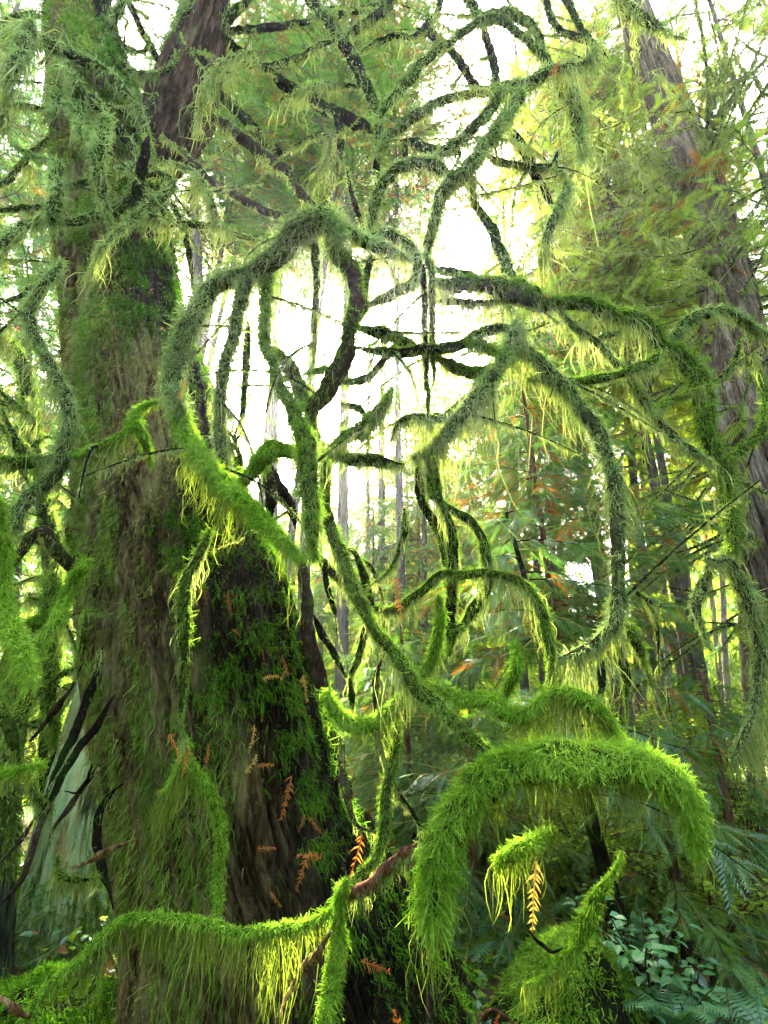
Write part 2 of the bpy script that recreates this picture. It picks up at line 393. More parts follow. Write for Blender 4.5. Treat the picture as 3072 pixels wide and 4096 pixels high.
MAIN_ROWS = [(6950, 1030, 2960), (6636, 1010, 2820), (5877, 910, 2520), (5477, 860, 2300), (4818, 740, 2140), (4318, 660, 1990), (3818, 610, 1800), (3318, 570, 1580),
             (2659, 500, 1380), (2159, 470, 1180), (1659, 425, 1090), (900, 390, 960), (300, 350, 760), (-200, 320, 640), (-700, 300, 540)]
MAIN_Y = 3.0
MAIN = trunk_path(MAIN_ROWS, MAIN_Y)
def trunk_front(gx, gy, off=0.03):
    """point on the near face of the big trunk behind a traced coordinate"""
    ys = np.array([r[0] for r in MAIN_ROWS])[::-1]; l = np.array([r[1] for r in MAIN_ROWS])[::-1]; r = np.array([r[2] for r in MAIN_ROWS])[::-1]
    L, Rr = np.interp(gy, ys, l), np.interp(gy, ys, r)
    u = np.clip((gx - (L + Rr) / 2) / ((Rr - L) / 2), -0.97, 0.97)
    d = W(gx, gy, MAIN_Y)[1]; rad = (Rr - L) / 2 / FPX * d
    return W(gx, gy, MAIN_Y - rad * math.sqrt(1 - u * u) - off)[0]

cedar = empty('giant_cedar', (0, 0, 0), 'giant old cedar with thick shaggy trunk and mossy twisting limbs', 'tree')
tv, tf, tn = big_trunk(MAIN, 400, 700, 0.08, 0.085, 11, root=0.14, groove=8)
trunk = mesh_obj('trunk', tv, tf, M['bark_trunk'], cedar, smooth=True)
leader_pts = [(1010, 1120, 220), (1090, 930, 330), (1165, 730, 430), (1235, 500, 370), (1300, 300, 310), (1345, 100, 270), (1370, -200, 250), (1390, -600, 230)]
LP = []
for k, (x, y, w) in enumerate(leader_pts):
    p, d = W(x, y, 3.15 - 0.05 * k); LP.append([*p, w / 2 / FPX * d])
lv, lf, ln = big_trunk(np.array(LP), 160, 200, 0.06, 0.035, 23, groove=7)
leader = mesh_obj('leader_stem', lv, lf, M['bark_leader'], cedar, smooth=True)

# grey split wood down the left edge of the trunk
def ribbon_wood(rows, Y, seed, name, mat, parent, depth=0.35):
    P = []
    for x, y, w in rows:
        p, d = W(x, y, Y); P.append([*p, w / 2 / FPX * d])
    C = spline(np.array(P), 180); V, F = tube(C[:, :3], C[:, 3], 14, 0.35, seed, freq=9)
    return mesh_obj(name, V, F, mat, parent, smooth=False)
ribbon_wood([(450, 1500, 60), (475, 1900, 70), (520, 2300, 80), (560, 2800, 85), (590, 3200, 90), (640, 3700, 95), (690, 4200, 95), (740, 4700, 100), (800, 5100, 95), (850, 5500, 90), (910, 5880, 70)], 2.72, 3, 'split_wood', M['wood_grey'], cedar)
ribbon_wood([(520, 2500, 50), (545, 3000, 60), (640, 3500, 60), (720, 4000, 60), (770, 4500, 70), (850, 5000, 60), (900, 5400, 50)], 2.62, 5, 'split_wood', M['wood_grey'], cedar)
ribbon_wood([(800, 4300, 40), (850, 4700, 70), (900, 5000, 80), (960, 5300, 60), (985, 5600, 40)], 2.56, 8, 'bark_strip', M['bark_young'], cedar)

# moss and shag growing on the trunk
def coat(V, N, n, maskf, L, w, droop, out, mat, name, parent, zmax=9e9, seg=2, curl=0.5):
    toward = np.array([0, 0, CAM_Z + 0.5]) - V
    vis = ((N * nrm(toward)).sum(1) > -0.35) & (V[:, 2] < zmax)
    w8 = np.where(vis, maskf(V, N), 0); w8 = np.clip(w8, 0, None); w8 = w8 / w8.sum()
    idx = rng.choice(len(V), n, p=w8)
    b = V[idx] + rng.normal(size=(n, 3)) * 0.008; nn = N[idx]
    d = nrm(nn * out + DOWN * 0.8 + rng.normal(size=(n, 3)) * 0.35)
    dep = np.linalg.norm(b - [0, 0, CAM_Z], axis=1)
    v, f = strands(b, d, L * rng.uniform(0.4, 1.3, n), w * np.maximum(dep, 1.2) / 3, droop, seg, curl)
    return mesh_obj(name, v, f, mat, parent)

def side_u(V):
    c = np.interp(V[:, 2], MAIN[:, 2], MAIN[:, 0]); r = np.interp(V[:, 2], MAIN[:, 2], MAIN[:, 3])
    return (V[:, 0] - c) / r
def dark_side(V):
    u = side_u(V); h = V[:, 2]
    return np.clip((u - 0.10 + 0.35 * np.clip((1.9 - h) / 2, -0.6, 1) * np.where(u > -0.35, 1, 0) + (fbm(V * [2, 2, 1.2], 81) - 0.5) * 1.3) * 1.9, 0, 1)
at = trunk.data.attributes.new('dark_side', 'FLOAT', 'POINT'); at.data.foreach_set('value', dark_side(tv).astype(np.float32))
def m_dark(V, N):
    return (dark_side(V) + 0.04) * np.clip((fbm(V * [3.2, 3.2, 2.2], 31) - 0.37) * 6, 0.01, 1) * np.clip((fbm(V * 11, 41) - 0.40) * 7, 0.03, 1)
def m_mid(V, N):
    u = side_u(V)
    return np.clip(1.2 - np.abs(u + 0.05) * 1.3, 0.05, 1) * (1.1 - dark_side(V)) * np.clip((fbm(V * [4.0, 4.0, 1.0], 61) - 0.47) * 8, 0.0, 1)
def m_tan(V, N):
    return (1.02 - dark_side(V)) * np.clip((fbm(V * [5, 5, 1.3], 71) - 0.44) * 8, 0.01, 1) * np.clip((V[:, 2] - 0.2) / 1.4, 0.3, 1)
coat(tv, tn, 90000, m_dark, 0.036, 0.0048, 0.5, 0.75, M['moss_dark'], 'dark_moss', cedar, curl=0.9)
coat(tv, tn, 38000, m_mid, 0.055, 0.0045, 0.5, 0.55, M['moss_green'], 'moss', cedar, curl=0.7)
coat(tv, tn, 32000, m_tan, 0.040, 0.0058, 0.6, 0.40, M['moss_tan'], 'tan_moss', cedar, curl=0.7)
def tufts(V, N, n, maskf, L, mat, name, parent):
    vis = (N * nrm(np.array([0, 0, CAM_Z + 0.5]) - V)).sum(1) > -0.3
    w8 = np.where(vis, maskf(V, N), 0) + 1e-12; idx = rng.choice(len(V), n, p=w8 / w8.sum()); b, nn = V[idx], N[idx]
    v, f = sprays(b, nn * 0.7 + DOWN * 0.9 + rng.normal(size=(n, 3)) * 0.5, nn + rng.normal(size=(n, 3)) * 0.3, L * rng.uniform(0.5, 1.4, n), rng.uniform(0.2, 0.9, n), TUFT)
    mesh_obj(name, v, f, mat, parent)
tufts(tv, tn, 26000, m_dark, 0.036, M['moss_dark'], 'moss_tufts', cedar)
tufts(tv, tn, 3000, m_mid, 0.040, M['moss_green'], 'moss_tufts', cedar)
coat(lv, ln, 9000, lambda V, N: np.clip(-N[:, 0] + N[:, 2] * 0.8 + 0.1, 0, 1) * np.clip((fbm(V * 3, 5) - 0.42) * 6, 0, 1), 0.09, 0.007, 0.8, 0.5, M['moss_pale'], 'leader_moss', cedar)

# ------------------------------------------------------------------ the traced mossy limbs
# r c  Ystart Yend  hang  flags | x y width ...   (x, y in a 1659-px tile of the 3 x 4 tiling of the photograph)
# flags: m moss amount 0-9, d dark bark, r red wood, t tan wood, b bright, p pale, k brown bark
TR = """
0 0 2.2 2.7 60 m8| -150 190 70 -50 205 70 100 225 80 220 255 90 400 320 85 560 400 85 700 490 80 800 580 80 880 680 70 930 800 55 960 900 45 975 960 40
0 0 2.7 3.0 20 m7| -60 190 45 30 150 50 130 100 40 250 100 40 380 150 45 500 220 50 600 310 45 690 400 35 780 500 30 850 600 25
0 0 2.2 2.2 180 m8p| 215 160 110 150 290 110 90 430 80 60 560 45 30 680 20
0 0 2.1 2.1 60 m9| 712 745 50 665 830 100 645 950 105 632 1080 100 645 1200 85 670 1300 60 700 1400 50 715 1460 30
0 0 2.2 2.2 10 m4d| 965 880 50 935 980 60 915 1100 65 900 1200 65 880 1300 60 868 1390 55
0 0 2.2 2.3 60 m8| 340 1450 70 480 1430 70 620 1395 75 740 1375 75 820 1320 65 870 1230 60 905 1150 50
0 0 2.25 2.0 90 m8| 895 1155 50 1000 1130 55 1085 1150 60 1112 1210 65 1050 1275 75 960 1330 80 880 1400 60 780 1490 45 680 1590 25
0 0 2.1 2.1 80 m9| 70 920 20 200 1010 30 300 1040 50 365 1090 80 355 1200 95 350 1300 100 340 1400 100 345 1480 70
0 0 2.1 2.4 60 m8| 385 1215 50 500 1200 55 620 1160 50 700 1130 55 800 1100 55 895 1080 50
0 0 2.5 2.5 90 m8| 940 1400 60 1050 1430 65 1180 1450 60 1300 1455 55 1420 1470 45 1550 1530 35 1690 1565 22
0 0 2.5 2.5 20 m6| 570 620 80 640 690 75 700 755 60 780 860 60 850 940 60 890 1010 55
0 0 2.2 2.2 50 m9| 485 470 70 490 560 95 495 680 105 512 780 80 520 850 40
0 0 2.3 2.3 60 m8p| 440 440 40 400 470 60 380 560 75 362 640 70 355 720 30
0 0 2.8 2.8 20 m7| 760 220 30 800 290 32 870 330 35 930 335 30 968 280 25
0 0 2.7 2.8 40 m8| 770 380 30 800 420 40 860 460 42 950 480 45 1060 470 45 1120 410 40 1170 370 35 1295 352 28
0 0 2.8 2.9 20 m7d| 480 -60 60 495 20 60 530 90 55 570 170 50 630 250 40
0 0 2.9 3.1 10 m5d| 810 -30 45 850 50 50 900 150 50 950 240 50 1000 330 48 1045 450 40
0 0 2.7 2.7 50 m8| 800 -40 70 770 80 60 720 150 60 680 250 60 655 350 45
0 0 2.8 2.8 20 m6| 560 160 45 640 110 45 740 75 35
0 0 3.0 2.5 50 m5k| 1330 735 75 1430 800 75 1560 890 80 1660 960 80 1720 1010 80 1830 1080 75 1900 1160 70 1940 1240 65 2010 1310 55 2080 1345 45 2125 1325 40 2135 1390 40
0 0 3.1 3.0 20 m4d| 1390 610 60 1480 670 62 1600 780 65 1660 850 62 1740 930 65 1800 990 60 1815 1030 30
0 0 3.0 2.6 30 m4k| 1150 950 45 1250 1060 50 1350 1160 55 1450 1220 55 1560 1290 50 1680 1350 50 1780 1390 45 1900 1420 45 1950 1435 40
0 0 3.0 2.7 30 m7| 1400 230 90 1440 170 85 1480 120 80 1550 60 75 1660 -20 60
0 0 3.0 2.7 10 m3d| 1460 200 45 1600 190 42 1700 185 45 1850 170 42 1960 150 32 2040 125 22
0 0 3.0 3.0 10 m3d| 1430 220 60 1540 320 48 1640 390 40 1760 470 30
0 1 3.0 2.8 60 m7| -110 385 45 -40 430 50 100 425 55 250 385 55 380 325 50 500 268 30
0 0 2.7 2.4 120 m7p| 1010 1050 30 1120 1060 35 1250 1120 40 1340 1230 45 1390 1350 50 1420 1430 30
0 0 2.6 2.6 120 m7p| 1640 330 25 1500 380 30 1400 450 30 1330 560 30 1300 680 25 1290 800 15
0 0 2.5 2.6 60 m6| 1110 1300 40 1150 1390 40 1190 1500 45 1230 1640 45 1240 1760 30
0 1 2.9 2.6 40 m6| 310 -40 60 420 80 75 500 170 80 560 270 90 620 370 90 680 480 90 730 590 80 775 690 65 795 780 60 800 900 65 790 1000 60 785 1100 55 785 1210 40
0 1 2.6 2.7 40 m7| 800 770 55 840 690 70 920 600 80 1000 510 85 1060 430 75 1150 350 60 1250 270 60 1350 200 58 1450 150 62 1560 130 68 1640 160 65 1700 210 62 1780 280 62 1850 350 62 1930 420 50
0 1 2.6 2.4 90 m8p| 795 990 55 840 910 85 900 850 85 1000 770 85 1100 710 80 1200 660 70 1330 620 65 1430 590 80 1560 580 95 1700 560 115 1850 500 105 1930 450 75 2050 440 55 2150 400 45 2190 330 28
0 1 2.4 2.4 60 m7| 1150 1040 75 1220 990 88 1330 900 88 1440 800 88 1520 720 88 1560 640 85 1610 560 70
0 1 2.3 2.3 130 m8| 735 1490 70 760 1380 85 790 1260 95 850 1150 95 940 1075 100 1050 1050 100 1150 1070 95 1230 1130 95 1280 1190 70
0 1 2.3 2.3 130 m8p| 1100 1680 90 1120 1560 90 1160 1430 95 1200 1300 100 1260 1190 115 1340 1140 125 1410 1070 115 1460 980 95 1530 880 105 1590 790 105 1640 720 95 1700 640 100 1710 590 70
1 1 2.15 2.15 60 m7p| 1100 -10 70 1140 100 60 1138 220 60 1136 400 58 1140 600 52 1150 750 35
1 1 2.1 2.1 40 m6p| 1090 60 50 1085 200 48 1090 350 44 1095 500 45 1100 700 42 1110 850 42 1116 1020 25
0 1 2.3 2.35 40 m6| 1400 1130 50 1405 1310 55 1480 1400 65 1540 1500 80 1580 1600 85 1620 1720 90 1690 1840 80
0 1 2.6 2.6 30 m4d| 940 915 45 1030 930 65 1100 960 60 1250 985 45
0 1 2.6 2.6 10 m3d| 962 925 40 970 1040 34
0 1 2.5 2.5 20 m5k| 705 1500 60 680 1420 48 640 1310 42 610 1200 32 595 1120 18
1 1 2.0 1.95 70 m6k| 480 -60 130 570 40 135 620 120 125 640 220 105 630 330 105 610 450 105 600 540 115 570 640 135 530 740 145 500 830 155 450 900 145 390 960 115 370 1020 95 370 1100 85 410 1180 75
0 1 2.0 2.3 90 m8| 480 1420 120 600 1510 115 720 1580 105 850 1620 95 940 1660 85 1010 1690 60
0 1 2.3 2.3 110 m8| 715 1545 80 830 1530 110 950 1560 105 1010 1620 95 1045 1700 75 1030 1810 40
1 0 1.95 1.95 150 m9| 1160 1010 140 1115 900 135 1130 780 145 1160 650 145 1190 520 150 1230 420 150 1300 300 150 1380 190 150 1500 140 150 1620 110 145 1740 10 165 1850 -90 180 1970 -175 200 2080 -205 205 2160 -170 160 2210 -100 110
1 1 1.95 1.75 110 m8| 90 50 130 70 200 92 55 350 92 55 500 92 70 620 85 110 720 80 150 840 95 220 950 115 270 1060 135 320 1160 145 350 1260 155 340 1380 155 345 1500 150 355 1620 140 360 1800 120 370 1960 60
2 1 2.05 2.2 40 m3k| 300 250 75 300 400 80 320 600 80 340 800 90 370 950 100 400 1080 120 470 1200 130
1 1 2.0 2.0 60 m7p| 395 -180 60 390 -40 70 390 150 62 385 300 56 380 450 50 372 620 30
1 0 2.0 2.0 110 m8p| 1620 90 110 1600 150 115 1560 300 110 1530 420 105 1490 560 105 1460 700 95 1450 850 95 1440 1000 95 1440 1150 105 1450 1300 95 1475 1420 60
1 0 2.2 2.2 40 m6| 1610 420 60 1605 600 62 1590 800 55 1575 960 45 1560 1100 40
1 0 2.1 2.1 60 m7| 1480 1120 40 1530 1230 45 1560 1350 45 1555 1480 40
1 0 1.95 1.6 230 m9b| 1155 990 135 1180 1100 135 1230 1200 145 1290 1310 145 1370 1400 145 1450 1480 145 1540 1570 145 1650 1650 135 1719 1740 130 1809 1820 140 1899 1910 110 1950 1960 50
1 0 1.9 1.9 110 m8b| 1030 940 55 940 970 62 880 1020 70 840 1110 65 740 1190 62 640 1240 62 540 1280 58 470 1292 40
1 0 1.95 1.95 60 m8b| 865 1050 90 920 1150 82 950 1250 75 972 1360 30
1 0 2.0 1.95 80 m8| -60 1330 110 120 1330 112 240 1325 95 370 1315 75 470 1290 45
1 0 1.9 1.9 110 m8p| 405 20 50 340 120 72 270 220 72 210 300 72 170 370 82 200 460 85 250 570 85 310 680 88 360 780 95 420 900 100 450 1010 105 450 1120 105 430 1240 105 400 1360 105 330 1450 105 250 1520 115 170 1600 120 90 1700 120 50 1800 100 40 1880 60
2 0 1.5 1.5 80 m9b| -40 -100 110 -30 0 120 0 150 125 20 300 125 0 450 135 20 600 145 60 720 145 110 850 145 160 960 135 200 1040 110 210 1110 60
2 0 1.7 1.7 90 m9b| 575 325 80 500 400 85 450 500 85 410 600 85 370 700 90 300 800 90 250 880 85 215 990 65
2 0 2.0 1.9 60 m6k| 560 400 110 490 370 115 420 300 110 350 220 110 310 140 100 240 130 85 170 200 72 110 290 65 85 350 35
2 0 1.95 1.85 150 m7| 1370 100 60 1290 280 72 1230 390 82 1190 520 92 1180 640 95 1190 800 92 1200 950 82 1190 1100 72 1180 1230 45
2 0 2.05 1.95 130 m9b| 1200 1480 60 1190 1560 75 1185 1640 95 1170 1720 115 1120 1790 105 1040 1815 50
2 0 2.05 1.95 150 m9b| 1220 1600 60 1280 1690 75 1350 1790 85 1400 1900 85 1430 2050 85 1430 2200 75 1400 2350 65 1425 2500 62 1390 2640 40
3 0 1.7 1.75 130 m9b| 130 1760 60 170 1659 62 210 1570 85 280 1460 88 350 1400 72 430 1320 70 520 1240 75 640 1120 85 730 1050 90 830 980 90 960 965 85 1100 975 85 1250 985 85 1380 1010 85 1500 1050 85 1650 1060 85 1780 1050 85 1900 1030 85 2030 990 80 2150 925 70
3 1 1.75 1.7 90 m9b| 590 740 70 545 820 95 535 900 105 540 1050 125 540 1200 135 500 1350 135 470 1500 125 430 1659 115 400 1800 80
3 1 1.75 2.2 110 m8| 560 780 80 640 720 72 720 650 62 790 560 62 830 440 82 840 300 85 860 150 85 890 0 85 905 -100 82 915 -250 65 925 -350 45
3 1 2.1 1.9 40 m5k| 545 -240 60 555 -100 60 560 0 55 575 150 55 610 280 48 645 370 40 720 400 30 790 430 22
3 0 1.7 1.7 70 m7| 665 1130 35 640 1290 38 600 1420 38 560 1500 42 500 1520 48 468 1470 42 500 1400 42 560 1320 42 640 1230 38
3 1 1.9 1.5 40 m1r| 560 860 60 690 790 75 760 740 78 850 660 72 950 580 62 1020 520 55 1065 480 40
3 1 1.7 1.7 0 m0t| 480 1060 42 400 1190 56 310 1290 52 240 1400 44 180 1520 36 125 1650 30
3 1 1.35 1.32 230 m9B| 1165 1010 110 1160 950 180 1160 850 240 1175 700 260 1220 520 280 1300 350 290 1400 200 290 1520 90 290 1680 30 300 1850 0 310 2000 -15 310 2200 -25 310 2400 -20 300 2550 20 290 2680 90 250 2770 190 210 2815 310 170 2835 430 120 2840 540 60
2 1 2.35 1.5 150 m7| 420 -460 90 450 -310 90 440 -160 90 450 0 105 500 150 112 560 280 105 610 420 112 660 560 105 720 680 95 790 790 95 870 880 105 950 980 115 1020 1080 115 1080 1180 122 1180 1270 122 1290 1370 115 1400 1460 115 1500 1540 115 1600 1610 100
2 1 2.1 1.95 140 m8| 650 560 50 740 610 62 840 640 62 920 620 72 1010 560 75 1100 490 78 1180 420 80 1230 405 75 1330 415 70 1450 405 75 1560 410 75 1659 430 78 1759 490 88 1830 600 88 1880 740 82 1900 850 75 1912 950 60 1910 1080 58 1890 1180 75 1870 1300 105 1860 1400 112 1862 1500 90
2 1 2.2 2.0 110 m7| 1120 -370 60 1130 -150 65 1210 -60 60 1290 0 72 1400 60 82 1470 150 80 1490 270 85 1492 400 88 1485 490 90 1430 590 95 1370 690 105 1290 790 100
2 1 2.2 2.0 110 m6| 1150 -345 45 1200 -60 50 1245 40 52 1272 120 72 1280 260 82 1270 400 85 1260 550 90 1250 700 95 1262 800 105 1250 930 60
2 1 2.3 2.2 40 m6| 1050 -365 60 1050 -160 70 1110 0 66 1160 80 72 1200 180 64 1220 280 54 1226 385 36
2 1 1.95 2.0 120 m9b| 1182 540 45 1190 680 72 1172 800 78 1150 930 85 1080 1060 95 1010 1150 115 920 1240 122 820 1330 125 720 1380 125 620 1380 125 540 1320 135 480 1230 115 440 1160 80
2 1 1.8 1.7 150 m8b| 1130 1120 90 1240 1170 105 1340 1220 105 1440 1220 125 1540 1225 125 1600 1300 130 1700 1310 130 1800 1260 115 1870 1190 80
2 1 1.75 1.75 60 m8b| 1575 1240 95 1640 1120 92 1680 1000 85 1685 900 75 1668 840 45
2 2 1.7 1.5 160 m8b| 200 1170 80 290 1180 105 400 1190 105 500 1240 105 560 1300 110 620 1380 125 680 1480 100 710 1540 60
2 2 2.1 1.7 50 m6| 575 840 50 570 1000 54 565 1150 54 545 1290 50
1 1 2.3 2.5 150 m8| 1140 155 90 1300 180 125 1450 190 125 1580 200 155 1659 220 185 1760 260 185 1860 300 155 1960 310 120 2089 310 125 2179 340 125 2299 380 135 2399 410 135 2509 460 135 2609 560 125 2719 620 125 2809 720 155 2869 850 145 2899 980 135 2919 1120 115 2969 1260 115 3029 1400 112 3069 1530 105 3089 1659 98 3099 1720 100 3089 1860 100 3055 1960 70
2 2 2.45 2.45 130 m8p| 1245 300 50 1330 310 75 1400 305 85 1440 380 105 1500 500 125 1550 620 115 1600 750 85 1612 900 75 1602 1100 62 1560 1300 55 1500 1450 52 1430 1620 40
2 2 2.45 2.45 110 m8p| 1275 320 60 1265 430 82 1212 530 85 1190 620 72 1235 770 30
1 2 2.3 1.9 190 m7p| 30 420 100 0 560 150 80 620 125 160 680 115 280 790 115 380 900 115 470 1030 122 540 1150 125 600 1270 115 640 1400 115 660 1540 115 670 1659 115 690 1709 122 700 1859 122 710 2009 116 705 2139 116 690 2259 135 650 2379 115 600 2459 105 530 2529 95 420 2579 85 310 2609 50
2 2 2.0 2.0 110 m7| 715 690 80 770 770 95 820 880 85 855 990 40
2 2 2.0 2.0 90 m7| 690 740 80 700 880 65 730 1000 72 742 1100 75 742 1190 30
2 2 2.1 2.1 50 m5| 740 480 45 850 560 45 910 650 40 940 760 35 945 870 20
1 2 2.4 2.4 160 m7p| 280 330 60 410 470 62 500 520 62 580 580 58 660 680 62 740 770 62 800 860 68 870 950 72 930 1050 75 1010 1160 82 1110 1230 82 1210 1290 72 1300 1345 50
1 2 2.3 2.4 120 m8| 100 790 80 310 800 70 420 820 82 560 790 75 680 770 78 760 750 75 850 710 92 930 660 82 990 610 50
1 2 2.4 2.4 60 m7| 530 535 50 620 510 68 705 480 50
1 2 2.5 2.8 140 m8| 1000 560 80 1090 480 105 1150 400 105 1250 360 95 1350 355 85 1450 390 82 1540 450 72 1650 520 62 1760 600 45
1 2 2.8 2.8 40 m6| 1270 840 25 1380 770 38 1440 690 38 1468 580 22
1 2 2.5 2.9 70 m8| 1385 1315 70 1500 1250 75 1590 1170 75 1640 1050 65 1645 930 58 1620 830 48 1580 730 38 1490 650 22
1 2 2.4 2.4 70 m8| 925 985 45 1000 950 65 1080 920 65 1150 890 40
1 1 2.0 1.95 190 m8| 470 1245 80 560 1180 112 660 1130 122 760 1060 125 830 990 115 870 910 105 892 840 80
1 1 2.0 2.0 150 m7d| 470 1280 90 600 1310 112 720 1330 122 850 1340 122 960 1355 70
1 1 2.1 2.3 230 m8p| 1015 1300 110 1100 1260 125 1200 1200 125 1290 1110 135 1370 1000 135 1440 900 125 1520 800 115 1570 720 95 1640 600 125 1700 470 110
1 1 2.0 2.3 60 m6| 640 470 90 790 490 98 900 530 92 1000 570 82 1080 600 60
1 1 2.0 2.3 90 m6| 630 595 60 760 620 72 880 630 68 1000 620 78 1100 600 82 1200 590 82 1350 560 82 1430 520 82 1540 480 78 1680 460 60
1 1 2.3 2.2 130 m7| 1130 620 70 1250 700 98 1360 740 112 1480 760 112 1580 785 80
1 1 2.25 2.25 110 m7| 1360 570 80 1480 600 105 1600 650 80
1 1 2.5 2.4 110 m7| 690 335 60 800 290 85 900 240 92 1000 200 92 1070 155 70
1 1 2.4 2.4 120 m6| 1140 300 58 1300 300 60 1420 300 52 1570 290 34
1 1 2.5 2.5 90 m5| 1140 80 60 1200 95 68 1320 115 66 1470 135 50
1 1 2.6 2.4 60 m5d| 745 0 50 715 150 60 695 280 65 680 420 65
1 1 2.1 2.0 60 m8| 110 590 80 200 680 112 260 800 115 300 900 122 360 985 110
1 1 2.0 2.0 50 m6| 340 770 60 420 740 62 480 740 50
1 1 2.0 2.1 60 m6k| 570 820 80 680 800 72 750 770 62 800 700 52 845 640 30
1 1 2.1 2.1 110 m6| 540 950 50 650 980 52 700 1030 42 712 1100 25
1 0 1.95 1.95 90 m9b| 1510 1550 60 1560 1480 85 1630 1410 115 1700 1310 165 1755 1245 165 1840 1260 120 1940 1290 100 2030 1300 80
1 1 2.1 2.2 190 m7p| 870 1190 40 920 1085 48 1000 1050 55 1120 1050 72 1190 1060 62 1260 1000 42 1335 925 30
2 1 2.2 2.1 40 m5| 610 240 70 650 280 65 700 400 75 720 500 75 760 600 60
2 1 2.2 2.2 40 m5| 615 310 40 700 320 38 770 400 30 805 500 15
2 1 2.1 2.2 30 m4d| 360 240 50 425 310 60 490 380 62 540 440 40
2 1 2.12 2.3 20 m2d| 335 640 34 380 690 38 440 800 48 510 920 48 590 1070 45
2 1 2.3 2.3 70 m4| 595 1095 45 640 1000 52 680 880 52 705 740 40 712 660 25
2 1 2.3 2.3 50 m4| 610 1060 48 622 1180 50 620 1310 34
2 1 2.2 2.2 30 m3k| 835 910 38 790 1030 48 770 1180 48 775 1300 40
2 1 2.0 2.2 60 m3| 780 1410 35 815 1540 44 850 1660 40 900 1790 38 1010 1940 40 1070 2070 40
2 1 2.1 2.1 110 m6| 960 -20 55 965 130 55 930 260 42 860 380 26 750 470 10
1 1 2.2 2.2 20 m2d| 66 1280 50 100 1400 60 150 1500 64 210 1610 64 245 1700 58 255 1770 30
1 1 2.2 2.2 20 m2d| 55 1290 50 75 1440 60 92 1600 64 85 1740 40
2 1 2.2 2.2 20 m3d| 372 230 40 436 340 40 460 480 38 500 620 34 516 710 12
3 1 1.65 1.6 90 m9b| 1560 590 50 1640 555 110 1740 500 115 1840 440 105 1950 390 60
3 2 1.9 1.85 80 m8b| 712 540 28 680 640 42 640 720 55 580 790 80 530 880 115 470 980 135 430 1080 125 390 1180 82 320 1240 52 250 1320 38 170 1380 32 80 1395 18
3 2 1.9 1.9 0 m0d| 105 1050 14 150 1105 24 190 1140 30 265 1195 28 330 1168 16
2 0 1.9 1.8 60 m2d| 668 880 24 640 1000 34 600 1120 44 555 1250 50 500 1380 50 440 1520 48 370 1680 46 300 1850 40
2 0 1.9 1.8 10 m2d| 740 1180 26 700 1250 34 620 1400 44 540 1500 42 470 1600 40 410 1700 38 330 1860 36 240 2000 30
3 0 1.7 1.9 0 m1k| -40 930 25 60 820 30 140 720 32 200 570 34 250 420 34 300 270 34 340 200 34 400 80 38 450 -60 40
3 0 1.8 1.9 0 m1k| -30 640 22 80 530 26 180 400 30 240 300 30
3 0 2.0 1.9 40 m3k| 320 460 28 360 370 36 430 280 42 470 220 42 520 150 42 600 50 42 655 -20 30
3 0 1.9 1.9 0 m0d| 415 150 14 510 150 22 560 90 24 592 -20 24
3 0 2.2 2.1 20 m2d| 800 110 38 700 200 44 650 290 46 630 400 44 630 520 46 660 640 50 700 760 38 735 920 24
3 0 1.9 1.9 0 m1t| 485 642 34 580 600 40 680 550 40 770 510 40 860 475 34
3 0 1.95 2.05 80 m8| 372 560 20 385 660 52 450 710 55 540 735 50 660 690 34
3 0 1.5 1.6 0 m0t| -80 1450 52 80 1550 54 190 1615 46
2 0 1.9 1.9 0 m1k| 485 1100 30 400 1220 42 300 1360 44 190 1490 40
2 0 2.3 2.3 70 m8b| 160 720 60 250 690 65 390 615 60
2 0 2.3 2.3 60 m8| 185 560 55 290 570 64 395 600 52
2 0 1.9 1.9 30 m7| 200 1030 90 175 1200 92 115 1350 84 90 1480 74 130 1640 62
2 0 1.7 1.7 50 m7| -30 1150 90 40 1350 92 90 1500 82 135 1650 62
3 0 1.5 1.5 60 m9b| -40 40 80 60 35 82 140 15 72 290 -30 45
3 0 1.8 1.8 50 m8| 195 70 58 240 180 74 300 230 66 322 280 30
1 0 2.3 2.4 40 m7| -30 320 30 120 262 38 220 180 38 310 70 28
1 0 2.2 2.3 40 m7| -30 850 40 80 950 48 175 1025 40
1 0 2.1 2.1 30 m6| 8 985 22 60 1100 42 100 1230 48 122 1310 40
2 0 2.3 2.3 70 m8| 345 380 90 325 640 95 320 900 100 330 1200 90 345 1520 70
2 0 2.1 2.1 60 m7| 560 600 36 540 800 46 522 980 44 480 1110 28
2 0 2.2 2.3 50 m7| -30 1060 50 60 900 60 150 800 62 260 740 60 420 690 40
2 0 2.1 2.2 50 m7| 20 1500 60 120 1300 64 230 1180 60 340 1090 56 470 1020 40
2 0 2.4 2.4 60 m8| 450 -20 40 440 120 55 470 260 62 520 420 60
1 0 2.5 2.6 50 m7| 260 1480 60 200 1330 55 120 1200 55 40 1130 50 -40 1090 45
0 0 2.6 2.7 50 m7| -60 760 40 60 700 42 200 690 42 340 720 40 430 700 30
0 0 2.8 2.9 40 m7| -40 1250 45 60 1160 48 160 1040 46 260 950 46 380 850 40
0 0 2.6 2.7 60 m7| -40 1380 45 80 1350 50 200 1340 48 300 1330 40
0 0 2.5 2.6 70 m8p| -40 1620 60 60 1540 66 140 1480 70 250 1450 60 330 1440 50
0 2 2.6 2.7 130 m8p| 290 430 60 330 540 100 380 640 130 410 760 115 430 880 85 440 1000 30
0 2 2.4 2.6 40 m5| -70 780 60 0 870 70 70 960 72 130 1070 70 190 1190 62 260 1340 50
0 2 2.35 2.6 80 m6| -190 1000 40 -100 1050 50 50 1075 55 160 1090 60 260 1075 55 295 990 25
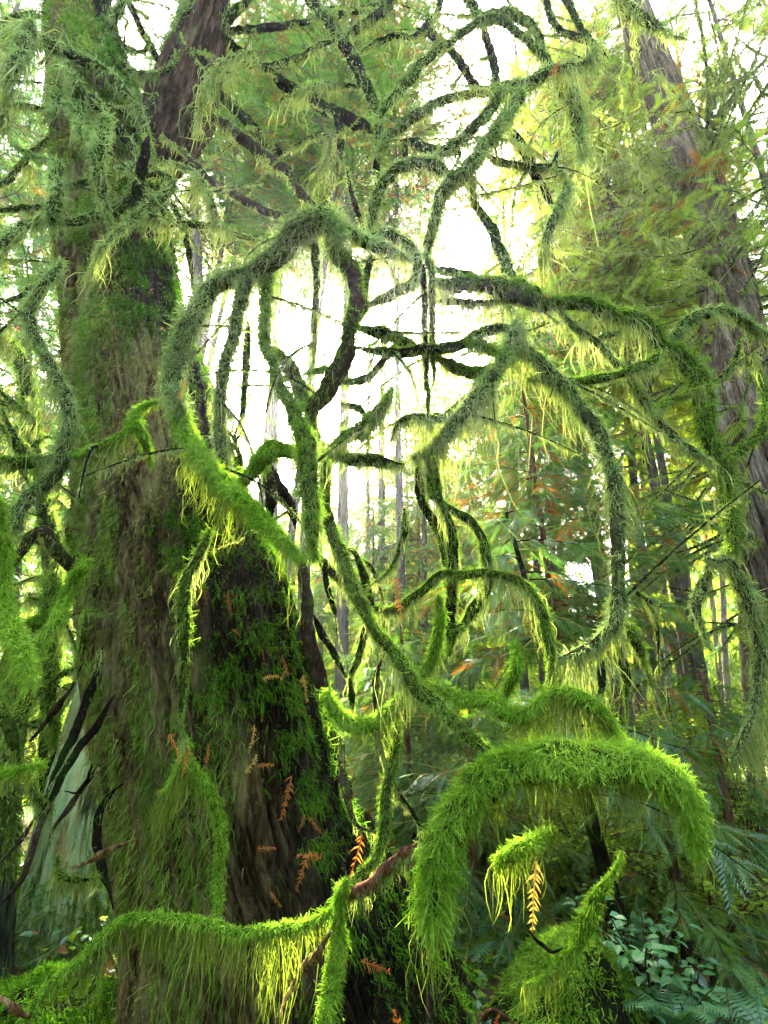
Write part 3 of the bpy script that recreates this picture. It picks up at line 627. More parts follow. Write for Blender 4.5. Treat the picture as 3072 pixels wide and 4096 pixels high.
0 2 2.6 2.5 130 m8p| 300 1090 60 340 1200 80 330 1310 85 270 1420 80 215 1560 60 195 1630 20
0 2 2.8 2.7 40 m5d| 210 -40 40 250 110 45 330 210 45 430 250 45 530 300 35
0 2 2.8 2.7 40 m5d| 340 -40 50 390 80 50 450 190 45 535 310 40
0 2 2.6 2.8 110 m8p| 660 -40 70 760 60 90 860 130 85 940 180 60 1010 215 25
0 1 2.9 2.8 40 m6| 400 130 45 560 95 50 700 60 50 830 30 55 960 -30 50
0 1 2.9 2.7 50 m6| 590 225 45 660 190 60 740 130 65 830 60 70 920 -20 60
0 1 3.0 3.0 20 m4d| 110 490 60 240 570 70 370 650 75 480 710 80 560 750 80 660 800 75 780 860 60
0 1 2.9 2.9 20 m4| 515 730 40 540 850 50 550 990 40
0 1 3.0 2.9 40 m5| 690 340 35 800 270 40 900 235 40 1020 240 40 1100 170 45 1170 80 45 1200 -40 40
0 1 3.1 3.1 10 m4| 1030 180 55 1130 215 55 1200 270 50 1260 320 45 1330 420 50 1400 530 55 1440 590 50
0 1 3.1 3.0 20 m4| 1450 60 55 1490 230 45 1530 370 50 1560 520 50 1570 560 30
0 1 2.8 2.8 30 m6| 1340 -60 55 1400 50 60 1440 130 55
0 2 2.7 2.7 60 m7| -200 95 70 -60 75 80 60 110 80 140 180 72 190 280 55 200 320 30
0 1 2.9 2.9 130 m6p| 120 690 20 220 620 28 350 570 32 500 545 34 640 560 30
0 1 2.7 2.7 130 m7p| 230 960 30 330 910 38 420 870 42 470 890 36 480 960 34 440 1060 26 370 1170 12
"""
def parse(tr):
    out = []
    for ln in tr.strip().splitlines():
        a, b = ln.split('|'); a = a.split(); v = [float(x) for x in b.split()]
        pts = np.array(v).reshape(-1, 3); pts[:, 0] += 1659 * int(a[1]); pts[:, 1] += 1659 * int(a[0])
        out.append((pts, float(a[2]), float(a[3]), float(a[4]), a[5]))
    return out

def moss_on(C, rad, wpx, amt, hang, mats, parent, seed, feather=False):
    """C (n,3) dense centre line with core radius rad and visible moss radius wpx"""
    n = len(C); T, U, B = frames(C)
    seg = np.linalg.norm(np.diff(C, axis=0), axis=1); cum = np.concatenate([[0], np.cumsum(seg)]); Ltot = cum[-1]
    dep = np.linalg.norm(C - [0, 0, CAM_Z], axis=1); pxm = dep.mean() / 486.0          # metres per picture pixel
    rm = float(np.mean(wpx))
    def at(s):
        i = np.clip(np.searchsorted(cum, s) - 1, 0, n - 2); t = ((s - cum[i]) / np.maximum(seg[i], 1e-9))[:, None]
        f = lambda A: A[i] * (1 - t) + A[i + 1] * t
        return f(C), nrm(f(T)), nrm(f(U)), nrm(f(B)), (rad[i] * (1 - t[:, 0]) + rad[i + 1] * t[:, 0]), (wpx[i] * (1 - t[:, 0]) + wpx[i + 1] * t[:, 0]), dep[i]
    objs = []
    if amt > 0:
        area = Ltot / pxm * (2 * rm / pxm)                                              # picture area in pixels
        N = int(np.clip(area * (1.1 if feather else 0.85) * amt / 4.0 + 40, 40, 60000))
        s = rng.uniform(0, Ltot, N); c, t, u, b, r, w, dp = at(s)
        phi = rng.uniform(0, 2 * np.pi, N)
        nn = np.cos(phi)[:, None] * u + np.sin(phi)[:, None] * b
        keep = (nn[:, 2] + rng.normal(size=N) * 0.30 > ((-0.12 if feather == 2 else -0.30) if amt >= 8 else -0.15 if amt >= 6 else 0.1))
        pat = fbm(np.stack([s * 7, np.cos(phi), np.sin(phi)], -1) + seed * 3.1, 3, 2)
        keep &= pat > (0.30 if amt >= 8 else 0.40 if amt >= 6 else 0.52 if amt >= 4 else 0.60)
        c, t, nn, r, w, dp, N = c[keep], t[keep], nn[keep], r[keep], w[keep], dp[keep], int(keep.sum())
        if N:
            cl = 0.55 + 0.9 * fbm(np.stack([s[keep] * 16, np.cos(phi[keep]) * 1.5, np.sin(phi[keep]) * 1.5], -1) + seed, 8, 2)
            L = (np.maximum(w - r, 0.3 * w) * (0.45 + 1.3 * rng.uniform(0, 1, N) ** 2.2) + 1.6 * pxm) * cl * (1.25 if feather else 1.6)
            d = nrm(nn * 0.75 + t * rng.normal(size=(N, 1)) * 0.8 + DOWN * (0.15 + 0.6 * (1 - np.abs(nn[:, 2:3]))) + rng.normal(size=(N, 3)) * 0.3)
            v, f = strands(c + nn * r[:, None] * 0.92, d, L, np.clip(dp / 486.0 * rng.uniform(0.38, 0.95, N), 0.0011, 0.02), 0.5, 2, 0.6)
            mb = MB(); mb.add(v, f)
            if feather:
                q = rng.choice(N, max(8, N // 16)); m = len(q)
                v, f = sprays(c[q] + nn[q] * r[q, None] * 0.95, nn[q] * 0.8 + t[q] * rng.normal(size=(m, 1)) * 0.6 + DOWN * rng.uniform(0, 0.9, (m, 1)), nn[q] + rng.normal(size=(m, 3)) * 0.4, L[q] * 0.8 + 2.0 * pxm, rng.uniform(0.3, 0.9, m), TUFT)
                mb.add(v, f)
            objs.append(mb.build('moss', mats[0], parent))
    if hang > 0:
        Hm = 1.95 * hang / FPX * dep.mean()
        K = int(Ltot / (3.4 * pxm) * (0.6 + hang / 260.0)) + 2
        sc = rng.uniform(0, Ltot, K); env = np.clip(fbm(np.stack([sc * 4.0, sc * 0, sc * 0 + seed], -1), 7, 2) * 2.4 - 0.6, 0.45 if feather == 2 else 0.12, 1.3)
        m = 30 if feather else 24
        s = np.repeat(sc, m) + rng.normal(size=K * m) * np.repeat(rng.uniform(1.2, 4.2, K), m) * pxm; s = np.clip(s, 0, Ltot)
        c, t, u, b, r, w, dp = at(s); N = K * m
        Lk = Hm * env * np.clip(rng.exponential(0.55, K), 0.12, 1.7)
        Lc = np.repeat(Lk, m) * rng.uniform(0.05, 1.0, N) ** (1.1 if feather == 2 else 1.55 if feather else 1.2) * (1 - 0.35 * np.abs(t[:, 2]))
        ph = rng.uniform(-1.5, 1.5, N)
        hz = nrm(np.cross(t, DOWN) + 1e-4)
        nn = hz * np.sin(ph)[:, None] + DOWN * np.cos(ph)[:, None] * 0.9
        base = c + nn * r[:, None] * 0.85
        i0 = np.clip(np.searchsorted(cum, sc), 0, n - 1); tail = C[i0] + DOWN * (Lk * 1.1 + rad[i0])[:, None]
        d = nrm(nrm(np.repeat(tail, m, 0) - base) * 0.9 + DOWN * 0.6 + rng.normal(size=(N, 3)) * 0.2 + (np.stack([fbm(base * 7, 3), fbm(base * 7, 4), 0.5 + base[:, 0] * 0], -1) - 0.5) * 0.9)
        v, f = strands(base, d, Lc + 2.5 * pxm, np.clip(dp / 486.0 * rng.uniform(0.4, 0.95, N), 0.0012, 0.02), 0.2, 4, 0.34, 0.5)
        objs.append(mesh_obj('hanging_moss', v, f, mats[1], parent))
    return objs

BRANCHES = parse(TR)
for k, (pts, Y0, Y1, hang, fl) in enumerate(BRANCHES):
    P = []; amt0 = int(fl[1])
    cl = np.concatenate([[0], np.cumsum(np.hypot(*np.diff(pts[:, :2], axis=0).T))]); cl = cl / cl[-1]
    for (x, y, w), tt in zip(pts, cl):
        p, d = W(x, y, Y0 + (Y1 - Y0) * tt + 0.06 * math.sin(tt * 5 + k)); P.append([*p, 1.13 * w / 2 / FPX * d])
    dsum = np.array(P[-1][:3]) - np.array(P[-2][:3])
    if pts[-1, 2] < 46 and amt0 >= 3 and 'b' not in fl and 'B' not in fl and pts[-1, 1] < 4600 and np.linalg.norm(dsum) > 1e-3:                   # fine drooping tip
        dv = dsum / np.linalg.norm(dsum); e = np.array(P[-1]); l = rng.uniform(0.04, 0.11); cu = rng.normal(size=3) * 0.5
        P.append([*(e[:3] + dv * l), e[3] * 0.55]); P.append([*(e[:3] + dv * l * 1.8 + (cu + DOWN * 0.4) * l), e[3] * 0.28])
    P = np.array(P); Ln = np.linalg.norm(np.diff(P[:, :3], axis=0), axis=1).sum()
    nseg = int(np.clip(Ln / 0.02, 12, 160)); D = spline(P, nseg); C, wr = D[:, :3].copy(), np.maximum(D[:, 3], 0.003)
    nz = np.stack([fbm(C * 5, 90 + k), fbm(C * 5, 140 + k), fbm(C * 5, 190 + k)], -1) - 0.5
    C += nz * wr[:, None] * 0.9 + (np.stack([fbm(C * 14, 290 + k), fbm(C * 14, 340 + k), fbm(C * 14, 390 + k)], -1) - 0.5) * 0.012
    amt = int(fl[1]); big = 'B' in fl
    core = wr * (0.66 if big else 0.98 if amt <= 2 else 0.86 if amt <= 4 else 0.74 if amt <= 6 else 0.64)
    e = np.minimum(np.arange(nseg), np.arange(nseg)[::-1]); core = core * np.clip(0.35 + e / 9.0, 0, 1)
    bm = M['core_pale'] if (amt >= 7 and 'p' in fl) else M['core_bright'] if (amt >= 7 and 'b' in fl) else M['core_green'] if amt >= 7 and 'd' not in fl else M['wood_red'] if 'r' in fl else M['wood_tan'] if 't' in fl else M['bark_brown'] if 'k' in fl else M['bark_branch']
    v, f = tube(C, core, 12 if wr.max() > 0.03 else 8, 0.38, k, freq=20)
    b = mesh_obj('limb' if wr.max() > 0.034 else 'branch', v, f, bm, cedar, smooth=True)
    if 'B' in fl: mm = (M['moss_bright'], M['lichen_green'])
    elif 'b' in fl: mm = (M['moss_bright'], M['lichen_green'])
    elif 'p' in fl: mm = (M['moss_pale'], M['lichen'])
    elif 'd' in fl: mm = (M['moss_green'], M['lichen'])
    else: mm = (M['moss_green'] if pts[:, 1].mean() > 2200 else M['moss_pale'], M['lichen'])
    moss_on(C, core, wr, amt + (0 if not big else 1), hang * (1.3 if 'p' in fl else 1.0), mm, b, k, feather=2 if big else 'b' in fl)
    if pts[:, 1].mean() < 3300 and Ln > 0.5:
        for j in range(int(1 + Ln * 1.0)):
            i = rng.integers(3, nseg - 2); L2 = rng.uniform(0.18, 0.75); a2 = rng.uniform(0, 6.28); tt = np.linspace(0, 1, 6)[:, None]
            d2 = np.array([math.cos(a2), 0.5 * math.sin(a2), 0]); p2 = C[i] + d2 * L2 * tt + np.array([math.sin(a2), 0, 0]) * L2 * rng.uniform(-.5, .5) * tt ** 2 + np.array([0, 0, 1.0]) * L2 * (rng.uniform(-0.7, 0.8) * tt - rng.uniform(-0.2, 0.9) * tt ** 2)
            C2 = spline(p2, 16); r2 = np.linspace(0.007, 0.003, 16); vv, ff = tube(C2, r2, 5)
            tw = mesh_obj('twig', vv, ff, M['bark_branch'], b)
            moss_on(C2, r2, r2 * 1.8, 5, rng.choice([12, 25, 60]), (M['moss_pale'], M['lichen']), b, 2000 + k * 9 + j)

# ------------------------------------------------------------------ trees behind
def conifer(name, label, x, y, h, r, h0, limb, nl, size, fol, bark, group=None, lean=(0, 0), cat='tree', dead=0.06, per=20, htop=None, droop=0.5, gap=None, mossy=False, proto=SPRAY, rmin=0.15):
    """a conifer: tapered trunk with limbs, and a crown of drooping sprays along the limbs"""
    z0 = float(ground_h(np.array([x]), np.array([y]))[0]) - 0.1
    t = empty(name, (x, y, z0), label, cat, group)
    zs = np.linspace(0, 1, 26)
    C = np.stack([x + lean[0] * h * zs, y + lean[1] * h * zs, z0 + h * zs], -1)
    C[:, :2] += (np.stack([fbm(C * 0.25 + x, 5), fbm(C * 0.25 + y, 6)], -1) - 0.5) * r * 1.6
    rad = r * (1 - zs) ** 0.8 * 0.95 + 0.01; rad[0] *= 1.35
    tm = MB(); tm.add(*tube(C, rad, 14, 0.12, int(x * 10) % 97, freq=6), 0); cm = MB()
    O, D, Nn, Sz, Dr, Dd = [], [], [], [], [], []
    size *= 0.72; per = int(per * 2.3); nl = int(nl * 1.9)
    for k in range(nl):
        q = (h0 + (h - h0) * ((k + rng.uniform(0, 1)) / nl)) / h
        if htop and q * h > htop: continue
        b = np.array([np.interp(q, zs, C[:, j]) for j in range(3)]); az = rng.uniform(0, 2 * math.pi)
        L = limb * (0.25 + 0.9 * (1 - (q * h - h0) / (h - h0)) ** 0.7) * rng.uniform(0.6, 1.2)
        if gap and gap(az, b): continue
        dr = np.array([math.cos(az), math.sin(az), 0]); tt = np.linspace(0, 1, 10)
        lc = b + dr * (L * tt)[:, None] + np.array([0, 0, 1.0]) * (L * (0.10 * tt - 0.38 * tt ** 2 + 0.12 * tt ** 4))[:, None]
        lc += (np.stack([fbm(lc * 1.3, 11), fbm(lc * 1.3, 12), fbm(lc * 1.3, 13)], -1) - 0.5) * 0.35 * L * tt[:, None]
        tm.add(*tube(lc, np.linspace(max(0.016 if h > 9 else 0.005, r * 0.16), 0.005 if h > 9 else 0.002, 10), 5, cap=False), 1 if rng.uniform() < 0.4 else 0)
        for _ in range(5 if h > 9 else 2):
            i0 = rng.integers(2, 9); L2 = L * rng.uniform(0.2, 0.5); a2 = az + rng.uniform(-1.6, 1.6); t2 = np.linspace(0, 1, 6)[:, None]
            p2 = lc[i0] + np.array([math.cos(a2), math.sin(a2), 0]) * L2 * t2 + np.array([0, 0, 1.0]) * L2 * (rng.uniform(-0.3, 0.5) * t2 - rng.uniform(0.1, 0.9) * t2 ** 2)
            tm.add(*tube(p2, np.linspace(max(0.009 if h > 9 else 0.003, r * 0.07), 0.003 if h > 9 else 0.0015, 6), 4, cap=False), 1 if rng.uniform() < 0.5 else 0)
        n = max(4, int(per * L / limb)); u = rng.uniform(rmin, 1, n)
        p = np.stack([np.interp(u, tt, lc[:, j]) for j in range(3)], -1)
        sd = np.cross(dr, [0, 0, 1.0])[None] * rng.choice([-1, 1], n)[:, None]
        O.append(p); D.append(dr * rng.uniform(0.3, 1.1, (n, 1)) + sd * rng.uniform(0.1, 1.0, (n, 1)) + np.array([0, 0, -1.0]) * rng.uniform(-0.2, 0.9, (n, 1)))
        Nn.append(np.array([0, 0, 1.0]) + rng.normal(size=(n, 3)) * 0.7); Sz.append(size * rng.uniform(0.6, 1.3, n)); Dr.append(rng.uniform(0.2, 1.0, n) * droop)
        Dd.append(rng.uniform(0, 1, n) < dead * (2.2 if rng.uniform() < 0.3 else 0.4))
    tm.build('trunk', [bark, M['moss_tan'] if not mossy else M['moss_pale']], t, True)
    if O:
        O, D, Nn, Sz, Dr, Dd = map(np.concatenate, (O, D, Nn, Sz, Dr, Dd))
        v, f = sprays(O, D, Nn, Sz, Dr, proto)
        mesh_obj('crown', v, f, [fol, M['fol_dead']], t, midx=np.repeat(Dd.astype(int), len(proto[1])))
    return t

def px(gx, gy, Y):
    return W(gx, gy, Y)[0]

# ------------------------------------------------------------------ the tall cedar on the right
RY = 6.0
rc = empty('tall_cedar', (0, 0, 0), 'tall cedar with bare grooved trunk leaning in on the right, yellow mossy branches around it', 'tree')
rr_rows = [(6250, 6000 - 350, 6000 + 330), (5200, 5560 - 260, 5560 + 260), (4400, 5270 - 235, 5270 + 235), (3318, 4960 - 225, 4960 + 225), (2659, 4800 - 205, 4800 + 215), (1809, 4690 - 140, 4690 + 150), (1150, 4500 - 130, 4500 + 140),
           (900, 4405 - 120, 4405 + 125), (600, 4298 - 108, 4298 + 112), (300, 4183 - 95, 4183 + 98), (0, 4085 - 85, 4085 + 85), (-400, 3960 - 70, 3960 + 70)]
RP = trunk_path(rr_rows, RY)
v, f, n_ = big_trunk(RP, 120, 300, 0.06, 0.035, 51, root=0.1, groove=7)
mesh_obj('trunk', v, f, M['bark_right'], rc, smooth=True)

def mossy_branch(pts, rad, mats, parent, seed, amt, hang, bark, name='branch'):
    n = max(10, int(np.linalg.norm(np.diff(pts, axis=0), axis=1).sum() / 0.05))
    C = spline(pts, min(n, 80)); rr = np.linspace(rad, rad * 0.25, len(C))
    v, f = tube(C, rr * 0.75, 6, 0.2, seed)
    b = mesh_obj(name, v, f, bark, parent, smooth=True)
    moss_on(C, rr * 0.75, rr, amt, hang, mats, b, seed)
    return b
M['moss_yellow'] = moss_mat('yellow_sunlit_moss', (0.12, 0.16, 0.02), (0.25, 0.30, 0.05), (0.42, 0.46, 0.12), 0.5)  # yellow of the sun put into this moss colour
zc = RP[:, 2]
for k in range(84):
    z = rng.uniform(2.4, 11.5); c = np.array([np.interp(z, zc, RP[:, j]) for j in range(2)] + [z]); rt = np.interp(z, zc, RP[:, 3])
    az = rng.uniform(-math.pi, math.pi)
    if k % 3: az = rng.uniform(math.pi * 0.80, math.pi * 1.85)
    L = rng.uniform(1.0, 3.2); dr = np.array([math.cos(az), math.sin(az), 0]); sd = np.array([-dr[1], dr[0], 0])
    tt = np.linspace(0, 1, 7)[:, None]
    pts = c + dr * rt * 0.8 + dr * L * tt + sd * L * rng.uniform(-0.5, 0.5) * tt ** 2 + np.array([0, 0, 1.0]) * L * (rng.uniform(-0.5, 0.1) * tt - rng.uniform(0.0, 0.7) * tt ** 2 + rng.uniform(0.1, 0.6) * tt ** 3)
    b = mossy_branch(pts, rng.uniform(0.018, 0.042), (M['moss_yellow'], M['lichen']), rc, 300 + k, 8, rng.uniform(10, 45), M['bark_branch'])
    for j in range(3):
        s0 = pts[rng.integers(2, 6)]; a2 = az + rng.uniform(-1.3, 1.3); d2 = np.array([math.cos(a2), math.sin(a2), 0]); L2 = rng.uniform(0.4, 1.1)
        p2 = s0 + d2 * L2 * tt + np.array([0, 0, 1.0]) * L2 * (rng.uniform(-0.9, 0.1) * tt + rng.uniform(-0.3, 0.5) * tt ** 2)
        C = spline(p2, 14); vv, ff = tube(C, np.linspace(0.012, 0.004, 14), 5)
        tw = mesh_obj('twig', vv, ff, M['bark_branch'], b)
        moss_on(C, np.linspace(0.012, 0.004, 14), np.linspace(0.02, 0.008, 14), 7, 15, (M['moss_yellow'], M['lichen']), b, 500 + k * 3 + j)

# ------------------------------------------------------------------ the slim mossy tree and the old trunks on the left
st = empty('slim_mossy_tree', (0, 0, 0), 'slim dark mossy tree with crooked stem left of the giant cedar', 'tree')
P = []
for x, y, w in [(330, 6500, 170), (330, 6000, 160), (325, 5200, 150), (335, 4400, 135), (345, 3900, 125), (325, 3550, 120), (270, 3180, 100), (232, 2930, 85), (205, 2760, 88), (185, 2560, 88), (160, 2400, 90), (100, 2290, 92), (20, 2200, 90), (-120, 2120, 80)]:
    p, d = W(x, y, 4.9); P.append([*p, w / 2 / FPX * d])
C = spline(np.array(P), 120); v, f = tube(C[:, :3], C[:, 3] * 0.85, 14, 0.25, 77)
stt = mesh_obj('trunk', v, f, M['bark_branch'], st, smooth=True); moss_on(C[:, :3], C[:, 3] * 0.85, C[:, 3], 8, 60, (M['moss_green'], M['lichen_green']), stt, 77)
for k in range(46):
    i = rng.integers(30, 118); a = rng.uniform(0, 6.28); L = rng.uniform(0.5, 2.0); tt = np.linspace(0, 1, 6)[:, None]
    pts = C[i, :3] + np.array([math.cos(a), math.sin(a), 0]) * L * tt + np.array([0, 0, 1.0]) * L * (rng.uniform(-0.2, 0.6) * tt - rng.uniform(0.2, 0.8) * tt ** 2)
    mossy_branch(pts, rng.uniform(0.012, 0.026), (M['moss_green'], M['lichen']), st, 800 + k, 8, 60, M['bark_branch'])

def leaning(name, label, rows, Y, mat, seed, groove, ridge):
    t = empty(name, (0, 0, 0), label, 'tree trunk'); P = []
    for x, y, w, yy in rows:
        p, d = W(x, y, yy); P.append([*p, w / 2 / FPX * d])
    v, f, n = big_trunk(np.array(P), 160, 260, 0.06, ridge, seed, root=0.08, groove=groove)
    mesh_obj('trunk', v, f, mat, t, smooth=True); return t, v, n
sn, sv, snn = leaning('leaning_snag', 'pale green algae-coated snag leaning behind the left foot of the giant cedar', [(200, 6900, 800, 4.2), (330, 6400, 660, 4.2), (395, 6000, 560, 4.2), (450, 5600, 500, 4.25), (520, 5200, 430, 4.3), (590, 4850, 370, 4.4), (680, 4450, 320, 4.5), (780, 4050, 280, 4.6), (900, 3500, 220, 4.8)], 4.2, M['snag'], 61, 4, 0.028)
M['bark_groove'] = bark_mat('grooved_greenish_bark', [(0.3, (0.008, 0.009, 0.005)), (0.48, (0.07, 0.085, 0.04)), (0.7, (0.17, 0.19, 0.10))], 10, (1, 1, 0.06))
gr, gv, gn = leaning('grooved_trunk', 'dark grooved trunk standing between the pale snag and the giant cedar', [(830, 6800, 520, 4.9), (800, 6200, 420, 4.9), (790, 5600, 360, 4.9), (780, 5000, 320, 4.9), (760, 4300, 280, 4.9), (740, 3600, 250, 4.9)], 4.9, M['bark_groove'], 67, 9, 0.05)
g2, gv2, gn2 = leaning('grooved_trunk', 'reddish grooved trunk cut by the left edge, in front of the pale snag', [(-190, 6900, 330, 3.7), (-140, 6400, 290, 3.7), (-70, 5900, 250, 3.7), (-20, 5400, 200, 3.7), (40, 4900, 170, 3.75), (90, 4500, 150, 3.8), (140, 4100, 130, 3.9)], 3.7, M['bark_groove'], 69, 9, 0.05)
coat(sv, snn, 9000, lambda V, N: np.clip((0.55 - V[:, 2]) * 1.6, 0, 1) + 0.5 * np.clip(N[:, 0] - 0.4, 0, 1) * np.clip((fbm(V * 2, 5) - 0.42) * 6, 0, 1), 0.05, 0.006, 0.5, 0.6, M['moss_dark'], 'moss', sn)
coat(gv2, gn2, 6000, lambda V, N: np.clip((fbm(V * 3, 5) - 0.48) * 6, 0, 1) + 0.02, 0.07, 0.006, 0.6, 0.5, M['moss_green'], 'moss', g2)

# ------------------------------------------------------------------ forest behind
def slender(name, label, gx0, gy0, gx1, gy1, wpx, Y, group, **kw):
    """a background trunk through two traced points: base near (gx0, gy0)"""
    a, d = W(gx0, gy0, Y); b, _ = W(gx1, gy1, Y); r = wpx / 2 / FPX * d
    t = (b - a) / max(b[2] - a[2], 0.1)
    z0 = float(ground_h(np.array([a[0]]), np.array([a[1]]))[0]); base = a + t * (z0 - a[2])
    args = dict(h=26, h0=8, limb=2.6, nl=40, size=0.6, fol=M['fol_yellow'], bark=M['bark_far'], group=group, lean=(t[0], t[1]), per=16, htop=22)
    args.update(kw)
    return conifer(name, label, base[0], base[1], r=r, **args)
GB = 'conifers standing in the forest behind'
slender('conifer', 'stout grey conifer trunk right behind the great mossy arch', 4060, 4800, 3990, 4360, 125, 9.0, GB, h0=6, limb=2.8, nl=46)
slender('conifer', 'slim dark conifer trunk tilted in front of the white gap in the lower right', 4510, 4800, 4370, 4100, 72, 12.0, GB, h0=9)
slender('conifer', 'pale thin conifer trunk between the stout trunk and the slim dark one', 4300, 4790, 4240, 4000, 62, 14.0, GB, h0=8)
slender('conifer', 'thin pale conifer nearest the white gap, left of the slim dark trunk', 4370, 4780, 4330, 4300, 40, 19.0, GB, h0=9, size=0.9)
slender('conifer', 'grey conifer seen through the hanging moss at the right edge', 4880, 4700, 4830, 4020, 78, 11.0, GB, h0=8)
slender('conifer', 'grey conifer trunk with lichen just right of the slim dark trunk', 4550, 4700, 4490, 4140, 58, 16.0, GB, h0=8)
slender('conifer', 'thin far conifer just left of the right-edge conifer', 4690, 4740, 4650, 4300, 36, 22.0, GB, h0=10, size=1.0)
slender('conifer', 'tall pale conifer behind the long inner hanging limb', 4160, 4760, 4110, 3700, 88, 13.0, GB, h0=7)
slender('conifer', 'brown conifer trunk below the right end of the looping limb', 3710, 4790, 3690, 4500, 60, 11.0, GB, h0=5)
slender('conifer', 'brown shaded conifer trunk left of the young reddish cedar', 3400, 4760, 3350, 3500, 60, 11.0, GB, h0=5, fol=M['fol_green'])
slender('conifer', 'pale far conifer seen through the loop beside the giant trunk', 2245, 4700, 2240, 3900, 42, 18.0, GB, h0=22, size=0.9)
slender('conifer', 'pale conifer rising behind the hanging stems right of the giant trunk', 2390, 4600, 2390, 3350, 46, 15.0, GB, h0=19)
slender('conifer', 'straight conifer trunk standing in the sun gap inside the mossy arch', 2030, 2400, 2055, 1700, 72, 10.0, GB, h0=15, limb=1.6, nl=14)
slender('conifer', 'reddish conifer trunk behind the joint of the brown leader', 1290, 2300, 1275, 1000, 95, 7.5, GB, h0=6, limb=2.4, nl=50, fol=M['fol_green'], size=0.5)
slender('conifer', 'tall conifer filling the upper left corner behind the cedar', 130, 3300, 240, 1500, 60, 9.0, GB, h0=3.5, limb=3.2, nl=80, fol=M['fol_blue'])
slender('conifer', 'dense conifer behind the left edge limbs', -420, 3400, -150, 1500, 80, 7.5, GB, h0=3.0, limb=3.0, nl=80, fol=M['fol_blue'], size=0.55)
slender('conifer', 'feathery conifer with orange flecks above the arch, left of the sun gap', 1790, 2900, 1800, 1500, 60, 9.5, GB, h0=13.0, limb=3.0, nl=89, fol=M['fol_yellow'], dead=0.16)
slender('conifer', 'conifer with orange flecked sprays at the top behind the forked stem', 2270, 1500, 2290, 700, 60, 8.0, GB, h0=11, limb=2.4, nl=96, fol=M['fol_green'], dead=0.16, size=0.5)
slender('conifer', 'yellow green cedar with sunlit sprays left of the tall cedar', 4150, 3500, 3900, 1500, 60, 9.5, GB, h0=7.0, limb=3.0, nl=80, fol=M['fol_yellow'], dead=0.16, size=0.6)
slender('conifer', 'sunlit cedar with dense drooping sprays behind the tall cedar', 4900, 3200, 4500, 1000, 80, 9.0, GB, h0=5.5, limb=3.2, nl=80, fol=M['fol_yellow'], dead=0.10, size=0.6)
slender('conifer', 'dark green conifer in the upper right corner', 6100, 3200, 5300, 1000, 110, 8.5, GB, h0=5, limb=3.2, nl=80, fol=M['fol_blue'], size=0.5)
slender('conifer', 'pale leafy conifer behind the outer hanging limb at mid right', 4500, 4300, 4380, 3000, 50, 13.0, GB, h0=9, limb=3.0, nl=50, fol=M['fol_yellow'], size=0.7)
slender('conifer', 'bushy green conifer with low sprays behind the young reddish cedar', 3620, 4500, 3560, 3000, 60, 11.0, GB, h0=3.4, limb=2.0, nl=50, h=12, htop=None, fol=M['fol_yellow'], size=0.5, dead=0.1)
slender('conifer', 'soft green conifer behind the curved limbs in the centre', 2850, 4500, 2830, 3000, 50, 14.0, GB, h0=3.0, limb=2.4, nl=50, h=14, htop=None, fol=M['fol_yellow'], size=0.6, dead=0.12)
slender('conifer', 'low dark conifer behind the stems at the right of the giant trunk', 2420, 4900, 2420, 4200, 40, 10.0, GB, h0=0.6, limb=2.0, nl=60, h=6, htop=None, fol=M['fol_green'], size=0.45)
slender('conifer', 'thin conifer between the slim mossy tree and the left edge', 90, 4300, 120, 3000, 50, 11.0, GB, h0=2.0, limb=2.6, nl=80, fol=M['fol_green'], size=0.6)

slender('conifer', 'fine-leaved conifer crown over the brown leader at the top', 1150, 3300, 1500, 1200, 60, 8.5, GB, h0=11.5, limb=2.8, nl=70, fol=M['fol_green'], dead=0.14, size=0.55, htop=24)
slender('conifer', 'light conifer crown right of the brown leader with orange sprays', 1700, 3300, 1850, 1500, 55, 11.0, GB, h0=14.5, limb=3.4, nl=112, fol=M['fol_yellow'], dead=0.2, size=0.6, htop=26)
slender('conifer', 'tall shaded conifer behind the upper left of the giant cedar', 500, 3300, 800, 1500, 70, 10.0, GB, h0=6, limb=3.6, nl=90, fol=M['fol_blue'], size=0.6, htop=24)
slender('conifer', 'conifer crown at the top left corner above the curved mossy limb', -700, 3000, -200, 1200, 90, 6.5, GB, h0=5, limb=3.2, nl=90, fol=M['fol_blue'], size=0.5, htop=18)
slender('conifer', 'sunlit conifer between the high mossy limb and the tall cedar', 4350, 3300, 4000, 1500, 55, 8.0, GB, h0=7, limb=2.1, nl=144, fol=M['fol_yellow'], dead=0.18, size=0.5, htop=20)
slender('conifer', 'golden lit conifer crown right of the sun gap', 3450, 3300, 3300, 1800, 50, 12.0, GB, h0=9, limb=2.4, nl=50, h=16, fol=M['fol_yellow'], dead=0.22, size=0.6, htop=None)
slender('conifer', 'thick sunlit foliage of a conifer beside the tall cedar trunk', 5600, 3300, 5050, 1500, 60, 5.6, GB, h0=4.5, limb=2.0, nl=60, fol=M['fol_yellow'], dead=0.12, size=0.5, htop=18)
slender('conifer', 'bright conifer low behind the outer hanging limb', 4700, 4300, 4650, 3300, 40, 18.0, GB, h0=8, limb=3.0, nl=50, fol=M['fol_yellow'], size=0.7, htop=20)
slender('conifer', 'thin green conifer in the middle below the sun gap', 2650, 4300, 2640, 3300, 40, 16.0, GB, h0=3, limb=2.6, nl=70, h=14, htop=None, fol=M['fol_yellow'], size=0.7)

